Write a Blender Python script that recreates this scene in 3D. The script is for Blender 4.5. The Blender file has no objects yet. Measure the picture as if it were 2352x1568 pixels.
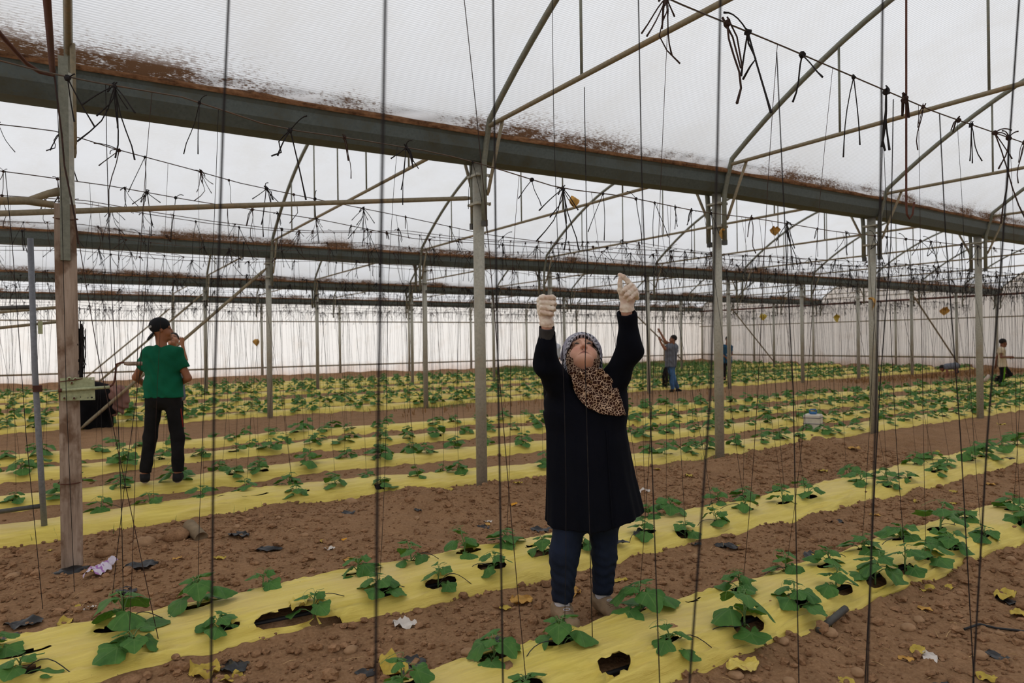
import bpy, math, random
import numpy as np
from mathutils import Vector, Matrix

random.seed(7); RNG = np.random.default_rng(7)
scene = bpy.context.scene
COL = scene.collection
PI = math.pi

# ------------------------------------------------------------------ camera model (2352 x 1568 frame)
FPX, CX, CY = 1568.0, 1176.0, 784.0
CAMH = 1.5
YAW = math.radians(32.8)                      # optical axis turned clockwise from +Y
ROLL = 0.013
AX = np.array([math.sin(YAW), math.cos(YAW), 0.0])
RT0 = np.array([math.cos(YAW), -math.sin(YAW), 0.0])
UP0 = np.array([0.0, 0.0, 1.0])
RT = RT0*math.cos(ROLL) - UP0*math.sin(ROLL)
UP = UP0*math.cos(ROLL) + RT0*math.sin(ROLL)
CAM = np.array([0.0, 0.0, CAMH])

def ray(px, py):
    return AX + (px-CX)/FPX*RT + (CY-py)/FPX*UP
def at_depth(px, py, d):
    return CAM + ray(px, py)*d
def at_z(px, py, z):
    r = ray(px, py); return CAM + r*((z-CAMH)/r[2])
def at_y(px, py, y):
    r = ray(px, py); return CAM + r*(y/r[1])
def at_x(px, py, x):
    r = ray(px, py); return CAM + r*(x/r[0])
def project(p):
    v = np.asarray(p, float)-CAM
    d = float(v @ AX)
    if d < 0.05: return (-9999, -9999, d)
    return (CX + FPX*float(v @ RT)/d, CY - FPX*float(v @ UP)/d, d)
def in_view(p, m=0):
    x, y, d = project(p)
    return d > 0.05 and -m < x < 2352+m and -m < y < 1568+m

cam = bpy.data.cameras.new('camera'); camo = bpy.data.objects.new('camera', cam); COL.objects.link(camo)
cam.sensor_width = 36.0; cam.lens = 24.0; cam.clip_start = 0.05; cam.clip_end = 300
m = Matrix(((RT[0], UP[0], -AX[0], CAM[0]), (RT[1], UP[1], -AX[1], CAM[1]), (RT[2], UP[2], -AX[2], CAM[2]), (0, 0, 0, 1)))
camo.matrix_world = m
cam.dof.use_dof = True; cam.dof.focus_distance = 3.9; cam.dof.aperture_fstop = 3.2
scene.camera = camo
vs = scene.view_settings
vs.view_transform = 'Standard'; vs.look = 'None'; vs.gamma = 1.0; vs.exposure = 0.0
vs.use_curve_mapping = False

# ------------------------------------------------------------------ noise
def _hash(ix, iy, seed):
    h = (ix.astype(np.int64)*374761393 + iy.astype(np.int64)*668265263 + seed*982451653) & 0x7fffffff
    h = ((h ^ (h >> 13))*1274126177) & 0x7fffffff
    h = h ^ (h >> 16)
    return (h & 0xffff)/65535.0
def vnoise(x, y, seed=0):
    x = np.asarray(x, float); y = np.asarray(y, float)
    ix = np.floor(x).astype(np.int64); iy = np.floor(y).astype(np.int64)
    fx = x-ix; fy = y-iy
    fx = fx*fx*(3-2*fx); fy = fy*fy*(3-2*fy)
    a = _hash(ix, iy, seed); b = _hash(ix+1, iy, seed); c = _hash(ix, iy+1, seed); d = _hash(ix+1, iy+1, seed)
    return (a*(1-fx)+b*fx)*(1-fy)+(c*(1-fx)+d*fx)*fy
def fbm(x, y, seed=0, octv=4, gain=0.5):
    s = 0; a = 1; t = 0
    for i in range(octv):
        s = s + a*(vnoise(x*2**i, y*2**i, seed+i*17)-0.5); t += a; a *= gain
    return s/t*2

# ------------------------------------------------------------------ scene helpers
def mesh_obj(name, verts, faces, mat, parent=None, smooth=True, loc=None):
    me = bpy.data.meshes.new(name)
    v = np.asarray(verts, dtype=np.float32)
    if isinstance(faces, np.ndarray) and faces.ndim == 2:
        me.vertices.add(len(v)); me.vertices.foreach_set('co', v.ravel())
        n, k = faces.shape
        me.loops.add(n*k); me.loops.foreach_set('vertex_index', faces.astype(np.int32).ravel())
        me.polygons.add(n); me.polygons.foreach_set('loop_start', np.arange(0, n*k, k, dtype=np.int32))
        me.update(calc_edges=True); me.validate()
    else:
        me.from_pydata([tuple(map(float, p)) for p in v], [], [tuple(map(int, f)) for f in faces]); me.update()
    for mm in (mat if isinstance(mat, (list, tuple)) else [mat]):
        me.materials.append(mm)
    if smooth:
        me.polygons.foreach_set('use_smooth', np.ones(len(me.polygons), dtype=bool))
    o = bpy.data.objects.new(name, me); COL.objects.link(o)
    if parent is not None: o.parent = parent
    if loc is not None: o.location = loc
    return o
def link_copy(src, parent=None):
    c = src.copy(); COL.objects.link(c)
    if parent is not None: c.parent = parent
    return c
def tag(o, label=None, cat=None, group=None, kind=None):
    if label: o['label'] = label
    if cat: o['category'] = cat
    if group: o['group'] = group
    if kind: o['kind'] = kind
    return o
def empty(name, loc=(0, 0, 0), rz=0.0):
    o = bpy.data.objects.new(name, None); COL.objects.link(o)
    o.empty_display_size = 0.05
    o.location = loc; o.rotation_euler = (0, 0, rz); return o

class MB:
    "collects geometry for one mesh"
    def __init__(s): s.v = []; s.f = []; s.mi = []; s.cur = 0
    def _add(s, vs_, fs_):
        n = len(s.v); s.v.extend(map(tuple, vs_.tolist()) if isinstance(vs_, np.ndarray) else [(float(p[0]), float(p[1]), float(p[2])) for p in vs_])
        s.f.extend([tuple(i+n for i in f) for f in fs_]); s.mi.extend([s.cur]*len(fs_))
    def box(s, c, size, R=None):
        hx, hy, hz = size[0]/2, size[1]/2, size[2]/2
        pts = [(-hx,-hy,-hz),(hx,-hy,-hz),(hx,hy,-hz),(-hx,hy,-hz),(-hx,-hy,hz),(hx,-hy,hz),(hx,hy,hz),(-hx,hy,hz)]
        P = np.array(pts)
        if R is not None: P = P @ np.asarray(R).T
        P = P + np.asarray(c)
        s._add(P, [(3,2,1,0),(4,5,6,7),(0,1,5,4),(1,2,6,5),(2,3,7,6),(3,0,4,7)])
    def tube(s, pts, r, n=8, cap=True, flat=1.0):
        pts = [np.asarray(p, float) for p in pts]
        rr = r if isinstance(r, (list, tuple, np.ndarray)) else [r]*len(pts)
        vs_ = []; fs_ = []
        t0 = pts[1]-pts[0]; t0 = t0/(np.linalg.norm(t0)+1e-9)
        ref = np.array([0, 0, 1.0]) if abs(t0[2]) < 0.9 else np.array([1.0, 0, 0])
        u = np.cross(t0, ref); u /= np.linalg.norm(u)
        for i, p in enumerate(pts):
            a = pts[max(0, i-1)]; b = pts[min(len(pts)-1, i+1)]
            t = (b-a)/(np.linalg.norm(b-a)+1e-9)
            u = u - t*(u@t); nu = np.linalg.norm(u)
            u = u/nu if nu > 1e-6 else np.cross(t, [0.3, 0.5, 0.8])
            w = np.cross(t, u)
            for k in range(n):
                a_ = 2*PI*k/n
                vs_.append(p + rr[i]*(math.cos(a_)*u + flat*math.sin(a_)*w))
        for i in range(len(pts)-1):
            for k in range(n):
                k2 = (k+1) % n
                fs_.append((i*n+k, i*n+k2, (i+1)*n+k2, (i+1)*n+k))
        if cap and n > 2:
            fs_.append(tuple(range(n-1, -1, -1))); L = (len(pts)-1)*n
            fs_.append(tuple(L+k for k in range(n)))
        s._add(vs_, fs_)
    def cyl(s, a, b, r, n=16): s.tube([a, b], r, n)
    def prism(s, prof, x0, x1, closed=True):
        "profile list of (y,z) swept along X"
        n = len(prof); vs_ = [(x0, y, z) for y, z in prof]+[(x1, y, z) for y, z in prof]
        fs_ = [(i, (i+1) % n, n+(i+1) % n, n+i) for i in range(n if closed else n-1)]
        if closed: fs_ += [tuple(range(n-1, -1, -1)), tuple(range(n, 2*n))]
        s._add(vs_, fs_)
    def blob(s, c, r, seed=0, sub=1, rough=0.25, R=None):
        V, F = ICO[sub]
        rr = np.random.default_rng(seed)
        P = V*(1+rough*(rr.random((len(V), 1))-0.5)*2)*np.asarray(r)
        if R is not None: P = P @ np.asarray(R).T
        P = P+np.asarray(c); n = len(s.v); s.v.extend(map(tuple, P.tolist())); s.f.extend([(a+n, b+n, d+n) for a, b, d in F]); s.mi.extend([s.cur]*len(F))
    def build(s, name, mat, parent=None, smooth=False, loc=None):
        o = mesh_obj(name, s.v if s.v else [(0, 0, 0)], s.f, mat, parent, smooth, loc)
        if any(s.mi): o.data.polygons.foreach_set('material_index', np.array(s.mi, dtype=np.int32))
        return o
def _ico():
    t = (1+5**.5)/2
    V = [(-1,t,0),(1,t,0),(-1,-t,0),(1,-t,0),(0,-1,t),(0,1,t),(0,-1,-t),(0,1,-t),(t,0,-1),(t,0,1),(-t,0,-1),(-t,0,1)]
    V = [np.array(v)/math.sqrt(1+t*t) for v in V]
    F = [(0,11,5),(0,5,1),(0,1,7),(0,7,10),(0,10,11),(1,5,9),(5,11,4),(11,10,2),(10,7,6),(7,1,8),(3,9,4),(3,4,2),(3,2,6),(3,6,8),(3,8,9),(4,9,5),(2,4,11),(6,2,10),(8,6,7),(9,8,1)]
    out = {0: (np.array(V), F)}
    for lv in (1, 2, 3):
        V2 = list(V); cache = {}; F2 = []
        def mid(a, b):
            k = (min(a, b), max(a, b))
            if k not in cache:
                p = V2[a]+V2[b]; V2.append(p/np.linalg.norm(p)); cache[k] = len(V2)-1
            return cache[k]
        for a, b, c in F:
            ab, bc, ca = mid(a, b), mid(b, c), mid(c, a)
            F2 += [(a, ab, ca), (b, bc, ab), (c, ca, bc), (ab, bc, ca)]
        V, F = V2, F2; out[lv] = (np.array(V), F)
    return out
ICO = _ico()
def rotz(a): c, s_ = math.cos(a), math.sin(a); return np.array([[c,-s_,0],[s_,c,0],[0,0,1.0]])
def rotx(a): c, s_ = math.cos(a), math.sin(a); return np.array([[1.0,0,0],[0,c,-s_],[0,s_,c]])
def roty(a): c, s_ = math.cos(a), math.sin(a); return np.array([[c,0,s_],[0,1.0,0],[-s_,0,c]])

# ------------------------------------------------------------------ labels that single out by order
_ONES = ['','first','second','third','fourth','fifth','sixth','seventh','eighth','ninth','tenth','eleventh','twelfth','thirteenth','fourteenth','fifteenth','sixteenth','seventeenth','eighteenth','nineteenth']
_TENS = {2:('twenty','twentieth'),3:('thirty','thirtieth'),4:('forty','fortieth'),5:('fifty','fiftieth'),6:('sixty','sixtieth'),7:('seventy','seventieth'),8:('eighty','eightieth'),9:('ninety','ninetieth')}
_CARD = ['','one','two','three','four','five','six','seven','eight','nine']
def ordinal(n):
    if n < 20: return _ONES[n]
    if n >= 100: return 'hundred-and-'+(ordinal(n-100) if n > 100 else 'zeroth')
    t, o = divmod(n, 10)
    return _TENS[t][1] if o == 0 else _TENS[t][0]+'-'+_ONES[o]
ORDER = {}
def order_label(o, key, template, cat, group, ref):
    "label with the place counted from the left, filled in at the end"
    o['category'] = cat; o['group'] = group
    ORDER.setdefault((key, template), []).append((project(ref)[0], o))
def finish_labels():
    for (key, template), lst in ORDER.items():
        lst.sort(key=lambda t: t[0])
        if len(lst) == 1:
            lst[0][1]['label'] = template.replace('{n} ', '').replace(' from the left', ''); continue
        for i, (_, o) in enumerate(lst):
            o['label'] = template.replace('{n}', ordinal(i+1))
# ------------------------------------------------------------------ materials
def lin(c):
    return tuple(((x/255)/12.92 if x/255 <= 0.04045 else ((x/255+0.055)/1.055)**2.4) for x in c)
class NT:
    def __init__(s, name):
        s.m = bpy.data.materials.new(name); s.m.use_nodes = True
        s.t = s.m.node_tree; s.t.nodes.clear()
        s.out = s.t.nodes.new('ShaderNodeOutputMaterial')
    def n(s, kind, **kw):
        nd = s.t.nodes.new('ShaderNode'+kind)
        for k, v in kw.items():
            if k in nd.inputs: nd.inputs[k].default_value = v
            else: setattr(nd, k, v)
        return nd
    def l(s, a, b): s.t.links.new(a, b)
    def coord(s, scale=(1,1,1), kind='Object'):
        tc = s.n('TexCoord'); mp = s.n('Mapping'); mp.inputs['Scale'].default_value = scale
        s.l(tc.outputs[kind], mp.inputs['Vector']); return mp.outputs[0]
    def noise(s, vec, scale, detail=4, rough=0.55):
        nd = s.n('TexNoise'); nd.inputs['Scale'].default_value = scale; nd.inputs['Detail'].default_value = detail
        nd.inputs['Roughness'].default_value = rough; s.l(vec, nd.inputs['Vector']); return nd.outputs['Fac']
    def ramp(s, fac, stops):
        r = s.n('ValToRGB'); e = r.color_ramp.elements
        while len(e) < len(stops): e.new(0.5)
        for i, (p, c) in enumerate(stops):
            e[i].position = p; e[i].color = (*c[:3], 1) if len(c) < 4 else c
        s.l(fac, r.inputs[0]); return r.outputs[0]
    def mix(s, fac, a, b, mode='MIX'):
        m_ = s.n('Mix', data_type='RGBA', blend_type=mode)
        for sock, v in ((m_.inputs[0], fac), (m_.inputs[6], a), (m_.inputs[7], b)):
            if isinstance(v, (int, float)): sock.default_value = v
            elif isinstance(v, tuple): sock.default_value = (*v[:3], 1)
            else: s.l(v, sock)
        return m_.outputs[2]
    def math(s, op, a, b=None, c=None):
        m_ = s.n('Math', operation=op)
        for i, v in enumerate((a, b, c)):
            if v is None: continue
            if isinstance(v, (int, float)): m_.inputs[i].default_value = v
            else: s.l(v, m_.inputs[i])
        return m_.outputs[0]
    def bump(s, h, strength=0.3, dist=0.01):
        b = s.n('Bump'); b.inputs['Strength'].default_value = strength; b.inputs['Distance'].default_value = dist
        s.l(h, b.inputs['Height']); return b.outputs[0]
    def principled(s, col, rough=0.7, spec=0.3, metal=0.0, normal=None, sheen=0.0):
        p = s.n('BsdfPrincipled')
        if isinstance(col, tuple): p.inputs['Base Color'].default_value = (*col[:3], 1)
        else: s.l(col, p.inputs['Base Color'])
        if isinstance(rough, (int, float)): p.inputs['Roughness'].default_value = rough
        else: s.l(rough, p.inputs['Roughness'])
        p.inputs['Specular IOR Level'].default_value = spec; p.inputs['Metallic'].default_value = metal
        if sheen: p.inputs['Sheen Weight'].default_value = sheen
        if normal is not None: s.l(normal, p.inputs['Normal'])
        s.l(p.outputs[0], s.out.inputs[0]); return p
M = {}
def simple(name, col, rough=0.7, spec=0.3, var=0.25, scale=8.0, metal=0.0, bump=0.0, bscale=60.0, sheen=0.0):
    t = NT(name); v = t.coord(); c = lin(col)
    f = t.noise(v, scale)
    cc = t.ramp(f, [(0.3, tuple(x*(1-var) for x in c)), (0.7, tuple(min(1, x*(1+var)) for x in c))])
    nb = t.bump(t.noise(v, bscale, 3), bump, 0.004) if bump else None
    t.principled(cc, rough, spec, metal, nb, sheen); M[name] = t.m; return t.m

# soil
t = NT('soil'); v = t.coord()
big = t.noise(v, 0.6, 3); mid = t.noise(v, 5, 5, 0.6); fine = t.noise(v, 55, 5, 0.7)
c1 = t.ramp(mid, [(0.3, lin((114, 84, 59))), (0.7, lin((162, 125, 92)))])
c2 = t.ramp(fine, [(0.3, lin((90, 65, 46))), (0.5, lin((148, 113, 82))), (0.78, lin((192, 158, 122)))])
cc = t.mix(0.5, c1, c2)
cc = t.mix(t.math('MULTIPLY', t.math('SUBTRACT', big, 0.35), 0.8), cc, lin((168, 131, 96)))
vo = t.n('TexVoronoi'); vo.inputs['Scale'].default_value = 38; t.l(v, vo.inputs['Vector'])
hh = t.math('ADD', t.math('MULTIPLY', fine, 0.6), t.math('MULTIPLY', vo.outputs['Distance'], 0.6))
t.principled(cc, 0.95, 0.1, 0, t.bump(hh, 0.9, 0.012)); M['soil'] = t.m
# clods / stones
t = NT('clod'); v = t.coord(); f = t.noise(v, 9, 3); g = t.noise(v, 90, 3)
cc = t.mix(0.35, t.ramp(f, [(0.35, lin((112, 82, 59))), (0.65, lin((168, 130, 98)))]), t.ramp(g, [(0.3, lin((100, 70, 47))), (0.7, lin((186, 146, 108)))]))
t.principled(cc, 0.95, 0.1, 0, t.bump(g, 0.5, 0.008)); M['clod'] = t.m
simple('stone', (164, 130, 98), 0.9, 0.2, 0.2, 12, 0, 0.4, 50)
# roof and wall film
def film(name, dirt_axis, base=(0.86, 0.86, 0.88), trans=0.62, wall=False, tint=None):
    t = NT(name); v = t.coord()
    sep = t.n('SeparateXYZ'); t.l(v, sep.inputs[0])
    X, Y, Z = sep.outputs
    long = t.coord((5.5, 36, 36)) if not wall else t.coord((3, 3, 3))
    dash = t.noise(long, 4.0, 4, 0.7); spots = t.noise(v, 30, 3, 0.7); patch = t.noise(v, 0.45, 3); wide = t.noise(v, 1.6, 4)
    if not wall:
        ribs = t.math('MULTIPLY_ADD', t.math('SINE', t.math('MULTIPLY', Y, 400.0)), 0.5, 0.5)
        near = t.math('SUBTRACT', 1.0, t.math('MULTIPLY', dirt_axis(t, Y), 1.0))        # 1 at the gutter, 0 away
        k = t.math('ADD', t.math('MULTIPLY', patch, 0.30), t.math('MULTIPLY', t.math('MULTIPLY', near, t.math('MINIMUM', t.math('MAXIMUM', t.math('MULTIPLY', t.math('SUBTRACT', t.math('ADD', t.math('MULTIPLY', patch, 0.6), t.math('MULTIPLY', wide, 0.4)), 0.34), 3.6), 0.12), 1.0)), 0.30))
        d0 = t.math('ADD', t.math('ADD', t.math('MULTIPLY', dash, 0.62), t.math('MULTIPLY', spots, 0.32)), t.math('MULTIPLY', ribs, 0.03))
        dirt = t.math('MULTIPLY', t.math('SUBTRACT', t.math('ADD', d0, k), 0.770), 9.0)
        dirt = t.math('MINIMUM', t.math('MAXIMUM', dirt, 0.0), 1.0)
        base_c = t.mix(t.math('MULTIPLY', ribs, 0.8), base, tuple(x*0.66 for x in base))
        base_c = t.mix(t.math('MINIMUM', t.math('MAXIMUM', t.math('MULTIPLY', t.math('SUBTRACT', t.math('ADD', t.math('MULTIPLY', wide, 0.5), t.math('MULTIPLY', dash, 0.5)), 0.44), 3.0), 0.0), 0.55), base_c, (0.66, 0.64, 0.62))
        dc = t.mix(near, lin((118, 92, 74)), lin((98, 72, 52)))
        col = t.mix(t.math('MULTIPLY', dirt, t.math('MULTIPLY_ADD', near, 0.6, 0.4)), base_c, dc)
    else:
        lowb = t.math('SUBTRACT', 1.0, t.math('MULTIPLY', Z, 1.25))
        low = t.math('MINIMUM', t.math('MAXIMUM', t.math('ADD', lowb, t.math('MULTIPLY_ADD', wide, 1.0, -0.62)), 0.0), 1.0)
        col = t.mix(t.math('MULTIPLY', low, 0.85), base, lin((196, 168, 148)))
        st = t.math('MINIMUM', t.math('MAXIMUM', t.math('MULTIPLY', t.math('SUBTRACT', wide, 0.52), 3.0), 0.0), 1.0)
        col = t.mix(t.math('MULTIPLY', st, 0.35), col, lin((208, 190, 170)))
        if tint:
            right = t.math('MINIMUM', t.math('MAXIMUM', t.math('MULTIPLY', t.math('SUBTRACT', X, 14.0), 0.05), 0.0), 1.0)
            col = t.mix(right, col, t.mix(1.0, col, tint, 'MULTIPLY'))
    df = t.n('BsdfDiffuse'); tr = t.n('BsdfTranslucent'); mx = t.n('MixShader'); mx.inputs[0].default_value = trans
    t.l(col, df.inputs[0]); t.l(col, tr.inputs[0]); t.l(df.outputs[0], mx.inputs[1]); t.l(tr.outputs[0], mx.inputs[2])
    t.l(mx.outputs[0], t.out.inputs[0]); M[name] = t.m; return t.m
BAY = 8.27
GY = [5.7-2*BAY, 5.7-BAY, 5.7, 14.0, 22.2, 30.5]
def near_gutter(t, Y):
    # distance to the closest gutter / 0.9 m, clamped
    uv = t.n('UVMap'); sp = t.n('SeparateXYZ'); t.l(uv.outputs[0], sp.inputs[0]); d = sp.outputs[0]
    return t.math('POWER', t.math('MINIMUM', t.math('MULTIPLY', t.math('MAXIMUM', t.math('SUBTRACT', d, 0.18), 0.0), 3.6), 1.0), 0.55)
film('roof_film', near_gutter)
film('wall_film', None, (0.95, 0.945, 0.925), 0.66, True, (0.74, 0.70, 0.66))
# metals
def metal(name, c, rust, amount=0.5, rough=0.55):
    t = NT(name); v = t.coord(); a = t.noise(v, 3, 5, 0.6); b = t.noise(v, 40, 3, 0.6)
    f = t.math('MINIMUM', t.math('MAXIMUM', t.math('MULTIPLY', t.math('SUBTRACT', t.math('ADD', t.math('MULTIPLY', a, 0.7), t.math('MULTIPLY', b, 0.3)), 1-amount), 6.0), 0.0), 1.0)
    cc = t.mix(f, t.ramp(b, [(0.3, tuple(x*0.8 for x in lin(c))), (0.7, tuple(x*1.15 for x in lin(c)))]), lin(rust))
    t.principled(cc, rough, 0.4, 0.25, t.bump(b, 0.15, 0.002)); M[name] = t.m
metal('post_steel', (176, 172, 158), (158, 142, 118), 0.48, 0.6)
metal('dusty_tube', (140, 128, 104), (152, 126, 92), 0.5, 0.65)
metal('arch_tube', (122, 122, 108), (136, 118, 88), 0.46, 0.6)
metal('gutter_steel', (84, 90, 86), (74, 72, 58), 0.5, 0.6)
metal('dark_tube', (80, 78, 74), (96, 78, 62), 0.4, 0.6)
metal('grey_tube', (126, 128, 134), (104, 102, 102), 0.48, 0.55)
metal('rust_rod', (98, 58, 44), (70, 44, 36), 0.5, 0.8)
metal('green_paint', (172, 176, 138), (126, 84, 52), 0.35, 0.6)
metal('wire_steel', (92, 78, 66), (104, 74, 52), 0.5, 0.7)
t = NT('silt'); v = t.coord((1.5, 6, 6)); a = t.noise(v, 3.5, 5, 0.65); b = t.noise(t.coord(), 26, 4)
cc = t.mix(0.4, t.ramp(a, [(0.38, lin((52, 32, 22))), (0.5, lin((118, 82, 56))), (0.7, lin((164, 126, 94)))]), t.ramp(b, [(0.3, lin((80, 52, 34))), (0.7, lin((150, 112, 80)))]))
t.principled(cc, 0.95, 0.1, 0, t.bump(b, 0.6, 0.01)); M['silt'] = t.m
# wood board
t = NT('old_wood'); v = t.coord((14, 14, 1.2)); a = t.noise(v, 2.2, 5, 0.65); w = t.noise(t.coord((5, 5, 3)), 1.3, 4)
cc = t.ramp(a, [(0.25, lin((112, 94, 80))), (0.5, lin((160, 140, 124))), (0.75, lin((184, 164, 148)))])
cc = t.mix(t.ramp(w, [(0.50, (0, 0, 0)), (0.60, (0.75, 0.75, 0.75))]), cc, lin((98, 68, 46)))
t.principled(cc, 0.85, 0.15, 0, t.bump(a, 0.35, 0.006)); M['old_wood'] = t.m
# yellow mulch film
t = NT('mulch_film'); v = t.coord((1.2, 9, 9)); a = t.noise(v, 3.0, 5, 0.62); s1 = t.noise(t.coord(), 1.4, 4); s2 = t.noise(t.coord(), 60, 3)
cc = t.ramp(a, [(0.3, lin((214, 190, 82))), (0.7, lin((239, 217, 110)))])
dust = t.math('MINIMUM', t.math('MAXIMUM', t.math('MULTIPLY', t.math('SUBTRACT', s1, 0.36), 2.2), 0.0), 0.62)
geo = t.n('NewGeometry'); sp = t.n('SeparateXYZ'); t.l(geo.outputs['Normal'], sp.inputs[0])
flat = t.math('MINIMUM', t.math('MAXIMUM', t.math('MULTIPLY', t.math('SUBTRACT', sp.outputs[2], 0.90), 8.0), 0.0), 1.0)
cc = t.mix(t.math('MULTIPLY', dust, t.math('MULTIPLY_ADD', flat, 0.7, 0.3)), cc, lin((222, 190, 132)))
cc = t.mix(t.ramp(s2, [(0.70, (0, 0, 0)), (0.78, (0.5, 0.5, 0.5))]), cc, lin((150, 116, 84)))
t.principled(cc, 0.5, 0.3, 0, t.bump(a, 0.6, 0.02)); M['mulch_film'] = t.m
# leaves
def leafmat(name, dark, light, vein):
    t = NT(name); uv = t.n('UVMap'); sp = t.n('SeparateXYZ'); t.l(uv.outputs[0], sp.inputs[0])
    U, V = sp.outputs[0], sp.outputs[1]
    fr = t.math('ABSOLUTE', t.math('SUBTRACT', t.math('FRACT', t.math('MULTIPLY', U, 7.0)), 0.5))   # 0.5 at a vein
    dist = t.math('MULTIPLY', t.math('SUBTRACT', 0.5, fr), V)
    vf = t.math('MINIMUM', t.math('MAXIMUM', t.math('SUBTRACT', 1.0, t.math('MULTIPLY', dist, 22.0)), 0.0), 1.0)
    oi = t.n('ObjectInfo'); v = t.coord(); a = t.noise(v, 22, 4, 0.6); b = t.noise(v, 7, 2)
    c = t.ramp(t.math('ADD', t.math('MULTIPLY', a, 0.5), t.math('MULTIPLY', b, 0.5)), [(0.3, lin(dark)), (0.7, lin(light))])
    c = t.mix(t.math('MULTIPLY', oi.outputs['Random'], 0.22), c, lin((96, 136, 62)))
    c = t.mix(t.math('MULTIPLY', vf, 0.32), c, lin(vein))
    cell = t.n('TexVoronoi'); cell.inputs['Scale'].default_value = 60; t.l(v, cell.inputs['Vector'])
    h = t.math('ADD', t.math('MULTIPLY', cell.outputs['Distance'], 0.7), t.math('MULTIPLY', vf, -0.6))
    p = t.n('BsdfPrincipled'); t.l(c, p.inputs['Base Color']); p.inputs['Roughness'].default_value = 0.55; p.inputs['Specular IOR Level'].default_value = 0.28
    t.l(t.bump(h, 0.35, 0.006), p.inputs['Normal'])
    tr = t.n('BsdfTranslucent'); t.l(t.mix(1.0, c, (1.0, 1.0, 0.45), 'MULTIPLY'), tr.inputs[0])
    mx = t.n('MixShader'); mx.inputs[0].default_value = 0.22
    t.l(p.outputs[0], mx.inputs[1]); t.l(tr.outputs[0], mx.inputs[2]); t.l(mx.outputs[0], t.out.inputs[0]); M[name] = t.m
leafmat('cucumber_leaf', (50, 95, 42), (92, 140, 62), (132, 164, 96))
simple('green_stem', (110, 142, 84), 0.6, 0.3, 0.2, 20)
simple('black_twine', (42, 38, 38), 0.85, 0.15, 0.3, 40)
simple('brown_twine', (62, 46, 40), 0.85, 0.15, 0.3, 40)
simple('black_plastic', (34, 33, 34), 0.4, 0.4, 0.3, 10, 0, 0.4, 30)
simple('drip_rubber', (40, 40, 42), 0.5, 0.35, 0.3, 12)
simple('yellow_leaf', (192, 166, 74), 0.7, 0.2, 0.25, 20, 0, 0.3, 60)
simple('orange_leaf', (222, 156, 50), 0.7, 0.2, 0.2, 20)
simple('straw', (186, 154, 110), 0.85, 0.15, 0.3, 10)
simple('white_plastic', (214, 204, 194), 0.5, 0.3, 0.12, 14, 0, 0.3, 40)
simple('grass_green', (92, 122, 62), 0.7, 0.2, 0.35, 3)
simple('dry_weed', (146, 108, 66), 0.85, 0.15, 0.3, 3)
simple('dry_brown_leaf', (196, 150, 80), 0.8, 0.15, 0.3, 16)
# people
simple('coat_navy', (12, 14, 23), 0.9, 0.12, 0.2, 5, 0, 0.1, 240, 0.0)
simple('denim_dark', (24, 32, 50), 0.85, 0.2, 0.35, 7, 0, 0.4, 90)
simple('suede_tan', (146, 124, 100), 0.9, 0.15, 0.16, 20, 0, 0.2, 120)
simple('sole_tan', (132, 110, 92), 0.8, 0.2, 0.15, 20)
simple('sock_white', (208, 206, 218), 0.9, 0.1, 0.06, 20)
simple('sleeve_grey', (62, 60, 60), 0.85, 0.15, 0.2, 20)
simple('skin_tan', (158, 108, 82), 0.6, 0.3, 0.10, 10)
simple('skin_brown', (128, 84, 62), 0.6, 0.3, 0.10, 10)
simple('hair_black', (24, 20, 18), 0.7, 0.3, 0.3, 30, 0, 0.5, 120)
simple('cap_black', (26, 27, 30), 0.8, 0.2, 0.2, 10)
simple('shirt_green', (21, 92, 66), 0.9, 0.1, 0.18, 6, 0, 0.12, 30)
simple('trouser_black', (30, 29, 30), 0.9, 0.1, 0.35, 7, 0, 0.2, 25)
simple('red_stripe', (150, 48, 44), 0.8, 0.1, 0.15, 10)
simple('robe_black', (20, 19, 21), 0.9, 0.1, 0.3, 7)
simple('scarf_mauve', (134, 100, 90), 0.9, 0.1, 0.12, 6, 0, 0.2, 25)
simple('polo_grey', (108, 110, 118), 0.9, 0.1, 0.12, 8)
simple('jeans_blue', (76, 110, 150), 0.9, 0.1, 0.35, 6)
simple('shirt_blue', (44, 84, 112), 0.9, 0.1, 0.15, 8)
simple('shirt_white', (196, 198, 206), 0.9, 0.1, 0.12, 8)
simple('shirt_cream', (204, 186, 158), 0.9, 0.1, 0.1, 8)
simple('stripe_lime', (122, 178, 44), 0.8, 0.1, 0.1, 8)
simple('shoe_dark', (32, 30, 30), 0.8, 0.2, 0.3, 20)
simple('shoe_sole', (176, 160, 146), 0.8, 0.2, 0.2, 20)
simple('plate_white', (226, 222, 216), 0.6, 0.2, 0.05, 10)
simple('tank_white', (214, 204, 190), 0.55, 0.3, 0.1, 8)
simple('tank_blue', (44, 104, 160), 0.45, 0.4, 0.12, 8)
simple('strap_indigo', (56, 44, 96), 0.7, 0.2, 0.15, 8)
simple('pvc_white', (200, 180, 164), 0.6, 0.3, 0.15, 8)
simple('clay_pipe', (138, 120, 96), 0.9, 0.1, 0.3, 8, 0, 0.3, 30)
# latex glove
t = NT('latex_glove'); v = t.coord(); a = t.noise(v, 18, 4); b = t.noise(v, 60, 3)
cc = t.ramp(a, [(0.30, lin((206, 172, 150))), (0.6, lin((234, 220, 202)))])
p = t.principled(cc, 0.38, 0.4, 0, t.bump(b, 0.3, 0.003)); p.inputs['Subsurface Weight'].default_value = 0.0; M['latex_glove'] = t.m
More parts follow.
